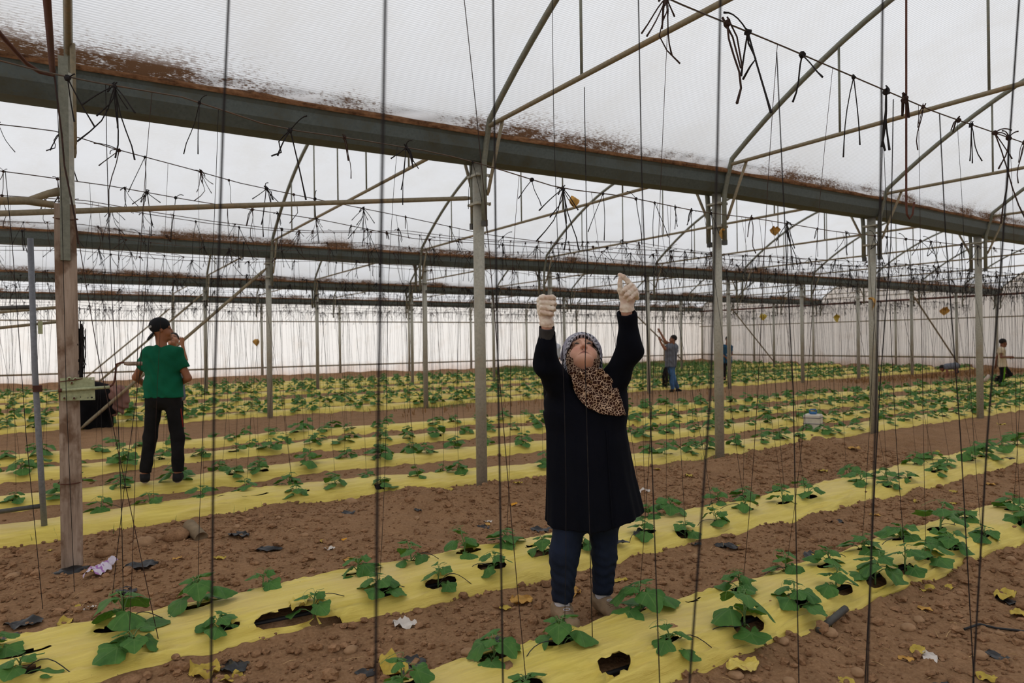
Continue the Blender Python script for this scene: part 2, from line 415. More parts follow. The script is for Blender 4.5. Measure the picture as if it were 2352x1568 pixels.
# animal-print headscarf: dark cells with cream lines
t = NT('scarf_print'); v = t.coord(); nz = t.n('TexNoise'); nz.inputs['Scale'].default_value = 30; t.l(v, nz.inputs['Vector'])
vm = t.n('VectorMath', operation='SCALE'); t.l(nz.outputs['Color'], vm.inputs[0]); vm.inputs['Scale'].default_value = 0.016
va = t.n('VectorMath', operation='ADD'); t.l(v, va.inputs[0]); t.l(vm.outputs[0], va.inputs[1])
vo = t.n('TexVoronoi', feature='DISTANCE_TO_EDGE'); vo.inputs['Scale'].default_value = 60; t.l(va.outputs[0], vo.inputs['Vector'])
vc = t.n('TexVoronoi'); vc.inputs['Scale'].default_value = 60; t.l(va.outputs[0], vc.inputs['Vector'])
dk = t.mix(t.noise(v, 12, 2), lin((38, 22, 18)), lin((74, 42, 30)))
cc = t.mix(t.ramp(vo.outputs['Distance'], [(0.04, (1, 1, 1)), (0.085, (0, 0, 0))]), dk, lin((206, 176, 148)))
t.principled(cc, 0.85, 0.15, 0, t.bump(t.noise(t.coord(), 26, 3), 0.5, 0.01)); M['scarf_print'] = t.m
# vertex coloured (skin with lips, brows; head wrap with woven border)
def vcol(name, rough, bump=0.0, bscale=80, spec=0.3):
    t = NT(name); a = t.n('VertexColor'); a.layer_name = 'Col'
    v = t.coord(); f = t.noise(v, 120, 3)
    cc = t.mix(0.10, a.outputs[0], t.ramp(f, [(0.3, (0.35, 0.35, 0.35)), (0.7, (1, 1, 1))]), 'MULTIPLY')
    t.principled(cc, rough, spec, 0, t.bump(t.noise(v, bscale, 3), bump, 0.004) if bump else None); M[name] = t.m
vcol('face_skin', 0.5, 0.05, 150, 0.35)
vcol('head_wrap', 0.9, 0.5, 140, 0.1)
# bag
t = NT('bag_print'); v = t.coord(); a = t.noise(v, 22, 2)
t.principled(t.ramp(a, [(0.50, lin((220, 208, 222))), (0.56, lin((170, 110, 180)))]), 0.4, 0.4, 0, t.bump(t.noise(v, 40, 3), 0.5, 0.01)); M['bag_print'] = t.m

# ------------------------------------------------------------------ daylight: bright overcast sky
w = bpy.data.worlds.new('overcast_sky'); scene.world = w; w.use_nodes = True
nt = w.node_tree; bg = nt.nodes['Background']; bg.inputs[0].default_value = (0.92, 0.96, 1.0, 1); bg.inputs[1].default_value = 1.33
sd = bpy.data.lights.new('hazy_sun', 'SUN'); so_ = bpy.data.objects.new('hazy_sun', sd); COL.objects.link(so_)
sd.energy = 1.75; sd.angle = math.radians(50); sd.color = (1.0, 0.985, 0.96)
so_.rotation_euler = Vector((-0.35, 1.0, 0.38)).to_track_quat('Z', 'Y').to_euler()
scene.cycles.max_bounces = 5; scene.cycles.diffuse_bounces = 3; scene.cycles.glossy_bounces = 2
scene.cycles.transmission_bounces = 4; scene.cycles.transparent_max_bounces = 4
scene.cycles.caustics_reflective = False; scene.cycles.caustics_refractive = False
# ------------------------------------------------------------------ layout of the greenhouse
SX = 3.42
XL, XR = -3.42, 34.2
XS = [k*SX for k in range(-1, 11)]
XS[2] = 3.40; XS[3] = 6.63; XS[4] = 9.97; XS[5] = 13.55
GPOLY = {0: ([0, 1], [GY[0], GY[0]]), 1: ([0, 1], [GY[1], GY[1]]),
         2: ([-3.5, 0, 3.4, 6.6, 10, 13.6, 34.2], [6.0, 5.97, 5.86, 5.64, 5.60, 5.70, 5.70]),
         3: ([-3.5, 3.4, 6.8, 10.2, 13.5, 16.6, 20.1, 34.2], [14.36, 14.3, 14.2, 14.05, 13.85, 13.72, 13.68, 13.65]),
         4: ([0, 1], [22.2, 22.2]), 5: ([0, 1], [30.5, 30.5])}
def gy(i, X): return np.interp(X, *GPOLY[i])
ZG = 3.26                                                       # underside of a gutter
ROWS = [  # lower edge of each yellow strip: X samples, Y samples, width
    ([-3, 3.7, 12, 34], [2.13, 2.13, 2.06, 2.0], 0.58),
    ([-3, 0, 2.2, 5, 8.5, 34], [3.58, 3.56, 3.50, 3.37, 3.42, 3.4], 0.66),
    ([-3, -0.2, 1.85, 3.6, 6.2, 12, 34], [6.34, 6.30, 6.42, 6.12, 5.74, 5.80, 5.82], 0.60),
    ([-3, -0.2, 0.8, 2.3, 8, 14.3, 34], [7.68, 7.66, 7.66, 7.86, 7.22, 6.95, 6.9], 0.56),
    ([-3, 0, 2.75, 9.5, 17, 34], [9.3, 9.3, 9.5, 8.62, 8.15, 8.0], 0.54),
    ([-3, 0, 3.1, 11.3, 20, 34], [10.7, 10.7, 10.9, 10.15, 9.6, 9.4], 0.54),
    ([-3, 4.2, 9, 16, 34], [14.75, 14.55, 14.45, 14.3, 14.2], 0.54),
    ([-3, 34], [16.2, 15.9], 0.56), ([-3, 34], [17.8, 17.5], 0.56),
    ([-3, 34], [20.6, 20.4], 0.62), ([-3, 34], [23.1, 22.9], 0.62), ([-3, 34], [24.6, 24.5], 0.62), ([-3, 34], [26.2, 26.1], 0.62)]
def row_lo(i, X): return np.interp(X, ROWS[i][0], ROWS[i][1])
def bed_h(i, X, u):
    "height of the bed surface; u in -1..1 across"
    hb = (0.115 if i < 3 else 0.10)
    prof = np.clip(1-np.abs(u)**3.0, 0, 1)
    return hb*prof

# ------------------------------------------------------------------ ground
def ground_z(x, y):
    x = np.asarray(x, float); y = np.asarray(y, float)
    z = 0.035*fbm(x*0.7, y*0.7, 3, 3) + 0.024*fbm(x*4, y*4, 5, 4, 0.6)
    lump = np.clip(vnoise(x*13, y*13, 9)-0.55, 0, 1)*0.050 + np.clip(vnoise(x*26+3, y*26, 12)-0.55, 0, 1)*0.035
    z = z + lump*np.clip(0.55+0.9*fbm(x*1.1, y*1.1, 21, 2), 0.12, 1.0)
    # soil banked along the post line and heaps beside two posts
    z = z + 0.05*np.exp(-((y-np.interp(x, *GPOLY[2])+0.25)/0.35)**2)*(0.7+0.6*fbm(x*1.3, y*0.3, 8, 2))
    for (hx, hy, hr, hz) in ((8.3, 5.25, 0.42, 0.13), (2.75, 5.65, 0.35, 0.10), (3.35, 5.6, 0.3, 0.05), (9.9, 5.3, 0.35, 0.1), (6.6, 5.35, 0.3, 0.06), (0.75, 4.95, 0.35, 0.07)):
        z = z + hz*np.exp(-(((x-hx)**2+(y-hy)**2)/hr**2))
    z = z + 0.22*np.clip((y-29.4)/0.9, 0, 1)**1.5*(0.7+0.6*fbm(x*0.8, y, 4, 3)) + 0.16*np.clip((x-33.0)/1.0, 0, 1)**1.5*(0.7+0.6*fbm(y*0.8, x, 14, 3))
    # the ground stays below each strip of mulch film
    for i, (xs, ys, w_) in enumerate(ROWS):
        u = (y-(row_lo(i, x)+w_/2))/(w_/2)
        inside = np.abs(u) < 1.0
        zin = bed_h(i, x, u)-0.060
        f = np.clip((1.0-np.abs(u))/0.13, 0, 1)
        z = np.where(inside, z*(1-f)+zin*f, z)
        # loose soil thrown over the edges of the film
        edge = np.exp(-((np.abs(u)-1.02)/0.10)**2)
        z = z + edge*(0.030+0.05*np.clip(fbm(x*5, y*5+i*3, 31, 3), -0.3, 1))*(0.8 if i < 3 else 0.5)
    return z
def axis(parts):
    out = []
    for a, b, s_ in parts:
        n = max(1, int(round((b-a)/s_))); out += list(np.linspace(a, b, n, endpoint=False))
    out.append(parts[-1][1]); return np.array(out)
gx = axis([(-60, -6, 6.0), (-6, -2.2, 0.15), (-2.2, 0, 0.04), (0, 6.5, 0.022), (6.5, 11, 0.04), (11, 20, 0.09), (20, 36, 0.16), (36, 90, 6)])
gyy = axis([(-60, -13, 6.0), (-13, 0.6, 0.5), (0.6, 6.4, 0.022), (6.4, 10, 0.04), (10, 16, 0.07), (16, 32, 0.12), (32, 90, 6)])
def grid_faces(nx, ny):
    idx = np.arange(nx*ny).reshape(nx, ny)
    return np.stack([idx[:-1, :-1], idx[1:, :-1], idx[1:, 1:], idx[:-1, 1:]], -1).reshape(-1, 4)
XX, YY = np.meshgrid(gx, gyy, indexing='ij')
ZZ = ground_z(XX, YY)
far_out = (XX < XL-0.5) | (XX > XR+0.5) | (YY > 31.2) | (YY < -11.5)
ZZ = np.where(far_out, -0.02, ZZ)
floor = mesh_obj('floor', np.stack([XX, YY, ZZ], -1).reshape(-1, 3), grid_faces(len(gx), len(gyy)), M['soil'])
tag(floor, 'bare reddish-brown soil between the yellow strips', 'ground', kind='structure')
del XX, YY, ZZ
def gz1(x, y): return float(ground_z(np.array([x]), np.array([y]))[0])

# ------------------------------------------------------------------ roofs of film, walls of film
def roof_prof(s, span):
    h = span/2; return 3.45+1.66*(1-((h-s)/h)**2)
NS = 44
for b in range(0, 5):
    xs = np.linspace(XL, XR, 11*8+1); V = []; UVr = []
    tt = np.linspace(0, 1, NS+1)
    tt = 0.5-0.5*np.cos(PI*tt)*(0.55+0.45*np.abs(np.cos(PI*tt)))
    for x in xs:
        y0 = gy(b, x)+0.165; y1 = gy(b+1, x)-0.165; span = gy(b+1, x)-gy(b, x)
        fr = min(abs(x-q) for q in XS)/1.71
        sag = -0.035*fr
        for t_ in tt:
            y = y0+(y1-y0)*t_; z = roof_prof(y-gy(b, x), span)+0.035+sag*math.sin(PI*t_)+0.012*math.sin(x*3.1+t_*9)*math.sin(PI*t_)
            V.append((x, y, z)); UVr.append((min(y-gy(b, x), gy(b+1, x)-y), t_))
            if t_ == 0: V[-1] = (x, gy(b, x)+0.195, ZG+0.24)
            elif t_ == 1: V[-1] = (x, gy(b+1, x)-0.195, ZG+0.24)
    o = mesh_obj('ceiling' if b == 0 else 'ceiling', V, grid_faces(len(xs), NS+1), M['roof_film'])
    lay = o.data.uv_layers.new(name='UVMap'); li = np.empty(len(o.data.loops), dtype=np.int32); o.data.loops.foreach_get('vertex_index', li); lay.data.foreach_set('uv', np.asarray(UVr, dtype=np.float32)[li].ravel())
    tag(o, ['ribbed white film roof behind the camera', 'ribbed white film roof over the two nearest strips', 'white film roof between the first and second gutters', 'white film roof between the second and third gutters', 'white film roof along the back wall'][b], 'roof', kind='structure')
def wall_sheet(name, fn, nu, nv, label):
    V = [fn(i/nu, j/nv) for i in range(nu+1) for j in range(nv+1)]
    o = mesh_obj(name, V, grid_faces(nu+1, nv+1), M['wall_film']); tag(o, label, 'wall', kind='structure'); return o
def wz(v): return -0.1+3.75*v
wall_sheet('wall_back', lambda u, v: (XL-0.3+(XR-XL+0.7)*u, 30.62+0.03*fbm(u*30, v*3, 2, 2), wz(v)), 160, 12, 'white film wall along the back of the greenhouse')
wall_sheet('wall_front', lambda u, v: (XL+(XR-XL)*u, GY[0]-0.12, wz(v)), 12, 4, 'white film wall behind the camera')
def gable(X):
    def fn(u, v):
        y = GY[0]+(30.6-GY[0])*u
        b = 0
        while b < 4 and y > gy(b+1, X): b += 1
        s = y-gy(b, X); span = gy(b+1, X)-gy(b, X)
        top = roof_prof(min(max(s, 0), span), span)+0.03
        return (X+0.03*float(fbm(np.array([u*30.0]), np.array([v*3.0]), 6, 2)[0]), y, -0.1+(top+0.1)*v)
    return fn
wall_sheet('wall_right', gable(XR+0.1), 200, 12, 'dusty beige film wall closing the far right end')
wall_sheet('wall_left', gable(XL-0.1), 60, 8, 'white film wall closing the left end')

# ------------------------------------------------------------------ gutters
LINE = {1: 'behind the camera', 2: 'nearest gutter line', 3: 'second gutter line', 4: 'third gutter line', 5: 'back wall line'}
for gi in range(1, 6):
    xs = [x for x in np.linspace(XL, XR, 23)]
    prof = [(-0.10, ZG), (-0.155, ZG+0.10), (-0.165, ZG+0.235), (-0.185, ZG+0.245), (-0.13, ZG+0.13), (0, ZG+0.03), (0.13, ZG+0.13), (0.185, ZG+0.245), (0.165, ZG+0.235), (0.155, ZG+0.10), (0.10, ZG)]
    V = []; F = []; n = len(prof)
    for x in xs:
        for (py, pz) in prof: V.append((x, gy(gi, x)+py, pz+0.006*math.sin(x*1.7+gi)))
    for i in range(len(xs)-1):
        for k in range(n):
            k2 = (k+1) % n; F.append((i*n+k, i*n+k2, (i+1)*n+k2, (i+1)*n+k))
    F += [tuple(range(n-1, -1, -1)), tuple((len(xs)-1)*n+k for k in range(n))]
    root = empty('roof_gutter', (0, 0, 0))
    tag(root, {1: 'grey steel gutter behind the camera', 2: 'large grey steel gutter overhead, nearest one, with rusty brown rim', 3: 'second steel gutter from the front, running behind the woman', 4: 'third steel gutter from the front, above the middle rows', 5: 'farthest steel gutter, along the top of the back wall'}[gi], 'gutter', 'steel roof gutters')
    mesh_obj('trough', V, F, M['gutter_steel'], root, smooth=False)
    # brown crust of silt along each rim
    for sgn in (-1, 1):
        V = []; xs2 = np.linspace(XL, XR, 420 if gi == 2 else 160)
        for x in xs2:
            a = float(fbm(np.array([x*2.3]), np.array([gi*3.0+sgn]), 41, 4)[0]); y = gy(gi, x)
            hz = 0.035+0.028*a
            for (dy, dz) in ((0.19, 0.225), (0.203, 0.25), (0.192, 0.25+hz*0.6), (0.155, 0.25+hz), (0.10, 0.25+hz*0.5)):
                V.append((x, y+sgn*dy, ZG+dz))
        F = grid_faces(len(xs2), 5)
        o = mesh_obj('silt_crust', V, F, M['silt'], root); o['label'] = 'rusty brown silt crust'

# ------------------------------------------------------------------ posts
def post_mesh():
    mb = MB(); mb.tube([(0, 0, -0.15), (0, 0, ZG+0.01)], 0.055, 20); return mb
P_SHAFT = P_CLAMP = P_SLEEVE = None
def make_post(x, y, label_tpl, key, grp, lean=0.0):
    global P_SHAFT, P_CLAMP, P_SLEEVE
    root = empty('steel_post', (x, y, 0)); root.rotation_euler = (0, lean, 0)
    if P_SHAFT is None:
        P_SHAFT = post_mesh().build('shaft', M['post_steel'], root, True)
        P_CLAMP = []; P_SLEEVE = []
        for z in (2.86, 3.14):
            mb = MB(); mb.box((0, 0, z), (0.135, 0.20, 0.022))
            for s_ in (-1, 1): mb.cyl((0.0, s_*0.08, z), (0.095, s_*0.08, z), 0.009, 6); mb.box((0.085, s_*0.08, z), (0.012, 0.03, 0.03))
            P_CLAMP.append(mb.build('clamp_band', M['post_steel'], root))
        for s_ in (-1, 1):
            mb = MB(); mb.box((0, s_*0.115, 2.66), (0.05, 0.045, 0.06)); P_SLEEVE.append(mb.build('sleeve_cap', M['dark_tube'], root))
    else:
        for q in [P_SHAFT]+P_CLAMP+P_SLEEVE: link_copy(q, root)
    order_label(root, key, label_tpl, 'post', grp, (x, y, 1.5))
    return root
POSTS = {}
for gi, tpl in ((2, 'round grey steel post of the nearest gutter line, {n} from the left'), (3, 'grey steel post under the second gutter, {n} from the left'), (4, 'thin steel post under the third gutter, {n} from the left'), (5, 'thin steel post along the back wall, {n} from the left')):
    for k, x in enumerate(XS):
        xx = x if gi == 2 else (k-1)*SX*(0.985 if gi in (3, 4) else 1.0)
        if gi == 3: xx = [-3.42, 0, 3.36, 6.79, 10.22, 13.42, 16.6, 20.15, 23.4, 27.0, 30.5, 34.1][k]
        y = float(gy(gi, xx))
        if gi == 2 and k == 1: continue                   # the boarded post is built by hand
        if not (in_view((xx, y, 1.6), 60) or in_view((xx, y, 3.0), 60) or in_view((xx, y, 0.1), 60)): continue
        make_post(xx, y - (0.0 if gi < 5 else 0.1), tpl, 'post%d' % gi, 'steel posts under gutter %d' % (gi-1)); POSTS[(gi, k)] = (xx, y)
for y in (9.8, 18.0, 26.3):
    make_post(34.05, y, 'thin steel post in the far right end wall, {n} from the left', 'postr', 'posts of the right end wall')

# ------------------------------------------------------------------ roof trusses: bow, bottom chord, struts, knee braces
TR = {}
def truss_parts(b, span):
    key = (b, round(span, 2))
    if key in TR: return TR[key]
    parts = []
    h = span/2
    pts = [(0, 0.115, 2.68), (0, 0.115, 3.12), (0, 0.125, 3.26), (0, 0.165, 3.42)]
    for s in np.linspace(0.24, span-0.24, 34): pts.append((0, s, roof_prof(s, span)))
    pts += [(0, span-0.165, 3.42), (0, span-0.125, 3.26), (0, span-0.115, 3.12), (0, span-0.115, 2.68)]
    mb = MB(); mb.tube(pts, 0.029, 10); parts.append(('bow', mb, 'arch_tube'))
    mb = MB(); mb.tube([(0, 0.21, 3.575), (0, 0.24, 3.578), (0, span-0.24, 3.578), (0, span-0.21, 3.575)], [0.012, 0.021, 0.021, 0.012], 10); parts.append(('bottom_chord', mb, 'dusty_tube'))
    for f in (0.195, 0.36, 0.5, 0.64, 0.805):
        s = f*span; mb = MB(); mb.tube([(0, s, 3.59), (0, s, roof_prof(s, span)-0.02)], 0.012, 8); parts.append(('strut', mb, 'arch_tube'))
    for sg in (0, 1):
        a, c = ((0.13, 0.43) if sg == 0 else (span-0.13, span-0.43))
        mb = MB(); mb.tube([(0.03, a, 2.93), (0.03, a+(c-a)*0.06, 2.97), (0.025, c, 3.58)], [0.010, 0.017, 0.017], 8); parts.append(('knee_brace', mb, 'dusty_tube'))
    TR[key] = [(nm, mb.build(nm, M[mt], None, True), mt) for nm, mb, mt in parts]
    TR[key+('first',)] = True
    return TR[key]
BAYN = {1: 'bow truss of the nearest roof bay, {n} from the left', 2: 'bow truss between first and second gutters, {n} from the left', 3: 'bow truss between second and third gutters, {n} from the left', 4: 'bow truss of the farthest roof bay, {n} from the left'}
for b in (1, 2, 3, 4):
    for k, x in enumerate(XS):
        span = round(float(gy(b+1, x)-gy(b, x))*20)/20
        mid = (x, float(gy(b, x))+span*0.72, 4.2); lo_ = (x, float(gy(b+1, x))-0.4, 3.6); lo2 = (x, float(gy(b, x))+0.4, 3.6)
        if not (in_view(mid, 300) or in_view(lo_, 200) or in_view(lo2, 200)): continue
        parts = truss_parts(b, span)
        root = empty('roof_truss', (x, float(gy(b+1, x))-span, 0))
        for nm, o, mt in parts:
            if o.parent is None and o.get('used') is None: o.parent = root; o['used'] = 1
            else: link_copy(o, root)
        order_label(root, 'truss%d' % b, BAYN[b], 'roof truss', 'roof trusses of bay %d' % b, lo_)
for o in bpy.data.objects:
    if 'used' in o: del o['used']

# ------------------------------------------------------------------ diagonal wind braces and girts
def tube_thing(name, pts, r, mat, label, cat, group=None, n=10, nsub=0):
    mb = MB(); mb.tube(pts, r, n); o = mb.build(name, M[mat], None, True); tag(o, label, cat, group); return o
def brace(gi, xa, za, xb, zb, label):
    o_ = 0.08 if gi < 5 else 0.22; ya, yb = gy(gi, xa)-o_, gy(gi, xb)-o_
    a = np.array([xa, ya, za]); b_ = np.array([xb, yb, zb]); d = b_-a
    tube_thing('diagonal_brace', [a, a+d*0.03, a+d*0.97, b_], [0.012, 0.03, 0.03, 0.012], 'dusty_tube', label, 'brace', 'diagonal braces between posts')
brace(3, 0.1, 0.05, 3.32, 3.05, 'long diagonal pipe brace leaning behind the man in the green T-shirt')
brace(4, 0.1, 0.05, 3.3, 3.05, 'thinner diagonal brace behind the long one, third gutter line')
brace(5, 0.1, 0.05, 3.3, 3.0, 'thin diagonal brace against the back wall at left')
brace(3, 27.0, 3.05, 30.5, 0.3, 'diagonal brace dropping toward the bent-over boy at right')
brace(4, 26.95, 3.0, 30.3, 0.2, 'diagonal brace on the third line, between two posts at right')
brace(4, 20.2, 2.95, 23.6, 0.5, 'diagonal brace behind the man in the grey polo shirt')
# level girts along the walls
tube_thing('wall_rail', [(XL, 30.42, 0.52), (XR, 30.42, 0.52)], 0.035, 'dusty_tube', 'low brown rail along the back wall', 'rail', 'wall rails')
tube_thing('wall_rail', [(XL, 30.42, 2.5), (XR, 30.42, 2.5)], 0.028, 'dusty_tube', 'upper brown rail along the back wall', 'rail', 'wall rails')
tube_thing('wall_rail', [(33.98, 6.0, 0.52), (33.98, 30.4, 0.52)], 0.04, 'dusty_tube', 'low brown rail along the right end wall', 'rail', 'wall rails')
tube_thing('wall_rail', [(33.98, 6.0, 2.3), (33.98, 30.4, 2.3)], 0.028, 'dusty_tube', 'middle brown rail along the right end wall', 'rail', 'wall rails')
tube_thing('wall_rail', [(33.98, 5.7, 3.27), (33.98, 30.4, 3.27)], 0.05, 'rust_rod', 'top rusty rail along the right end wall', 'rail', 'wall rails')
# sloping tube from the boarded post to the next post
a = at_y(-60, 492, 5.86); b_ = at_depth(1082, 455, 6.72)
tube_thing('tie_tube', [a, a+(b_-a)*0.985, b_], [0.021, 0.021, 0.014], 'dusty_tube', 'long sloping tube running from the left to the nearest round steel post', 'tube', None)
# ------------------------------------------------------------------ cucumber plants: leaf meshes
def leaf_geo(L, nr, na, rs, fold=0.0, droop=0.5):
    "leaf lying along +x from its petiole; returns verts, faces, uv(U,V)"
    V = []; UV = []
    c = np.array([0.2*L, 0, 0])
    ph = rs.uniform(0, 6.28); wob = rs.uniform(0.02, 0.05)
    th = np.linspace(-PI, PI, na+1)
    for j in range(nr+1):
        rho = j/nr
        for t_ in th:
            r = L*(0.51+0.25*math.cos(t_)+0.085*math.cos(5*t_)+0.022*math.cos(17*t_+ph)+0.02*math.sin(3*t_+ph))
            r *= 1-0.45*math.exp(-((abs(t_)-PI)/0.28)**2)
            x = c[0]+rho*r*math.cos(t_); y = rho*r*math.sin(t_)
            z = -droop*L*0.55*(rho**2)*(0.55+0.45*math.cos(2*t_+ph)*0.4) + wob*L*math.sin(5*t_+ph)*rho**2
            z += fold*abs(y)
            V.append((x, y, z)); UV.append((t_/(2*PI), rho))
    F = []; n = na+1
    for j in range(nr):
        for k in range(na):
            F.append((j*n+k, j*n+k+1, (j+1)*n+k+1, (j+1)*n+k))
    return np.array(V), F, UV
def plant_geo(rs, nleaf, nr, na, H=0.15, top=True):
    LV = []; LF = []; LU = []; stem = MB()
    lean = rs.uniform(-0.25, 0.25, 2)
    st = [np.array([lean[0]*H*f*f, lean[1]*H*f*f, H*f-0.03*(f == 0)]) for f in np.linspace(0, 1, 6)]
    stem.tube(st, [0.006, 0.0055, 0.005, 0.0045, 0.004, 0.003], 6)
    az = rs.uniform(0, 6.28)
    for i in range(nleaf):
        f = (i+0.4)/nleaf
        big = 1-0.66*f**2.2
        L = 0.140*big*rs.uniform(0.85, 1.15)
        az += 2.4+rs.uniform(-0.5, 0.5)
        base = np.array([np.interp(f*0.95+0.05, np.linspace(0, 1, 6), [p[k] for p in st]) for k in range(3)])
        lp = 0.092*(1-0.6*f)*rs.uniform(0.75, 1.2)
        el = 0.45+0.55*f+rs.uniform(-0.2, 0.2)
        d = np.array([math.cos(az)*math.cos(el), math.sin(az)*math.cos(el), math.sin(el)])
        tip = base+d*lp
        midp = base+d*lp*0.55+np.array([0, 0, 0.012])
        stem.tube([base, midp, tip], [0.0035, 0.003, 0.0025], 5, cap=False)
        pitch = rs.uniform(0.15, 0.85)*(1-0.70*f)                     # outward droop
        v, fcs, uv = leaf_geo(L, nr, na, rs, rs.uniform(-0.10, 0.22), rs.uniform(0.2, 0.75))
        R = rotz(az) @ roty(pitch) @ rotx(rs.uniform(-0.35, 0.35))
        v = v @ R.T + tip
        v[:, 2] = np.maximum(v[:, 2], 0.004+0.004*rs.random())
        n = len(LV); LV.extend(v.tolist()); LF.extend([tuple(i_+n for i_ in q) for q in fcs]); LU.extend(uv)
    if top:
        for k in range(2):
            a = rs.uniform(0, 6.28); p = st[-1]; pts = [p]
            for q in range(1, 7):
                pts.append(p+np.array([math.cos(a+q*0.4)*0.018*q, math.sin(a+q*0.4)*0.018*q, 0.02+0.006*q-0.0035*q*q*0.6]))
            stem.tube(pts, 0.0011, 4, cap=False)
    return np.array(LV), LF, LU, stem
def set_uv(me, uvs):
    lay = me.uv_layers.new(name='UVMap'); idx = np.empty(len(me.loops), dtype=np.int32); me.loops.foreach_get('vertex_index', idx)
    lay.data.foreach_set('uv', np.asarray(uvs, dtype=np.float32)[idx].ravel())
PROTO = []
for i in range(12):
    rs = np.random.default_rng(100+i)
    v, f, u, stem = plant_geo(rs, int(rs.integers(5, 9)), 5, 40, H=rs.uniform(0.10, 0.19))
    o = mesh_obj('foliage', v, f, M['cucumber_leaf']); set_uv(o.data, u)
    s_ = stem.build('stem', M['green_stem'], None, True)
    PROTO.append((o, s_))
PLOW = []
for i in range(8):
    rs = np.random.default_rng(300+i)
    v, f, u, stem = plant_geo(rs, 7, 2, 14, H=rs.uniform(0.09, 0.17), top=False)
    me = bpy.data.meshes.new('cucumber_plant'); me.from_pydata([tuple(p) for p in v], [], f); me.materials.append(M['cucumber_leaf']); set_uv(me, u)
    me.polygons.foreach_set('use_smooth', np.ones(len(me.polygons), dtype=bool)); PLOW.append((me, v, f, u))

# ------------------------------------------------------------------ where the plants stand
NEAR_A = [(925,1590,140),(1135,1525,125),(1210,1595,130),(1290,1485,122),(1470,1405,148),(1560,1492,110),(1750,1440,135),(1700,1350,92),(1835,1388,98),(1805,1305,84),(1905,1300,86),(1985,1268,84),(1945,1358,100),(2035,1325,104),(2130,1308,98),(2200,1290,90),(2072,1243,86),(2160,1222,118),(2215,1200,76),(2285,1280,98),(2328,1172,72),(2335,1245,82),(2348,1200,72)]
NEAR_B = [(40,1555,130),(-15,1500,100),(285,1440,130),(315,1498,135),(455,1392,120),(512,1452,106),(603,1352,92),(728,1402,100),(820,1322,92),(868,1358,88),(945,1295,92),(1010,1335,84),(1068,1275,84),(1135,1302,82),(1165,1252,84),(1248,1272,74),(1340,1255,62),(1478,1228,74),(1538,1180,78),(1490,1187,62),(1580,1218,72),(1645,1195,66),(1645,1152,64),(1705,1140,64),(1710,1172,62),(1780,1122,52),(1798,1157,66),(1858,1145,68),(1842,1118,52),(1942,1090,54),(1978,1112,68),(2032,1098,54),(2044,1112,52),(2085,1100,54),(2100,1068,52),(2140,1060,54),(2150,1084,52),(2178,1072,56),(2228,1060,62),(2258,1050,70),(2300,1042,75),(2332,1026,70)]
NEAR_C = [(345,1155,72),(232,1174,62),(455,1128,78),(680,1132,50),(655,1106,60),(770,1116,62),(880,1112,50),(830,1092,46),(548,1112,56),(960,1096,42),(760,1098,40),(1055,1086,48),(1000,1075,44)]
PLANTS = []     # (row, x, y, z, scale, seed)
HOLES = {i: [] for i in range(len(ROWS))}
def bed_top(i, x, y):
    w_ = ROWS[i][1+1]; u = (y-(row_lo(i, x)+w_/2))/(w_/2)
    return float(bed_h(i, x, np.array([min(abs(u), 1.0)]))[0])
PR = np.random.default_rng(5)
for ri, lst in ((0, NEAR_A), (1, NEAR_B), (2, NEAR_C)):
    for (px, py, wpx) in lst:
        p = at_z(px, py, 0.105); d = float((p-CAM) @ AX)
        lo = float(row_lo(ri, p[0])); w_ = ROWS[ri][2]
        y = min(max(p[1], lo+0.10), lo+w_-0.10)
        PLANTS.append((ri, p[0], y, bed_top(ri, p[0], y), wpx*d/FPX/0.300, int(PR.integers(0, 10**6))))
XSTART = {2: 4.4, 3: -2.2, 4: -2.4, 5: -2.6, 6: -2.6, 7: -2.6, 8: -2.8, 9: -2.9, 10: -2.9, 11: -2.9, 12: -2.9}
for ri in range(2, len(ROWS)):
    w_ = ROWS[ri][2]; sp = 0.46 if ri < 6 else 0.50
    for ln in (0, 1):
        x = XSTART[ri]+0.22*ln
        while x < 33.2:
            if PR.random() > 0.12:
                xx = x+PR.uniform(-0.07, 0.07); y = float(row_lo(ri, xx))+w_*(0.27 if ln == 0 else 0.74)+PR.uniform(-0.03, 0.03)
                sc = PR.uniform(0.62, 1.08)*(1.0 if ri < 6 else 1.05)
                PLANTS.append((ri, xx, y, bed_top(ri, xx, y), sc, int(PR.integers(0, 10**6))))
            x += sp*PR.uniform(0.85, 1.15)
for (ri, x, y, z, sc, sd) in PLANTS:
    r = np.random.default_rng(sd); HOLES[ri].append((x+r.uniform(-0.05, 0.06), y+r.uniform(-0.015, 0.02), r.uniform(0.055, 0.105), r.uniform(0.030, 0.05)))
# empty or torn planting holes seen in the photograph
for ri, px, py, a, b_ in ((1, 660, 1408, 0.17, 0.055), (1, 745, 1405, 0.10, 0.06), (1, 48, 1503, 0.12, 0.03), (1, 1225, 1258, 0.07, 0.03), (0, 1410, 1530, 0.085, 0.05), (0, 1592, 1382, 0.06, 0.02), (2, 585, 1140, 0.13, 0.03), (2, 485, 1148, 0.12, 0.03), (1, 1330, 1185, 0.05, 0.02)):
    p = at_z(px, py, 0.105); HOLES[ri].append((p[0], p[1], a, b_))

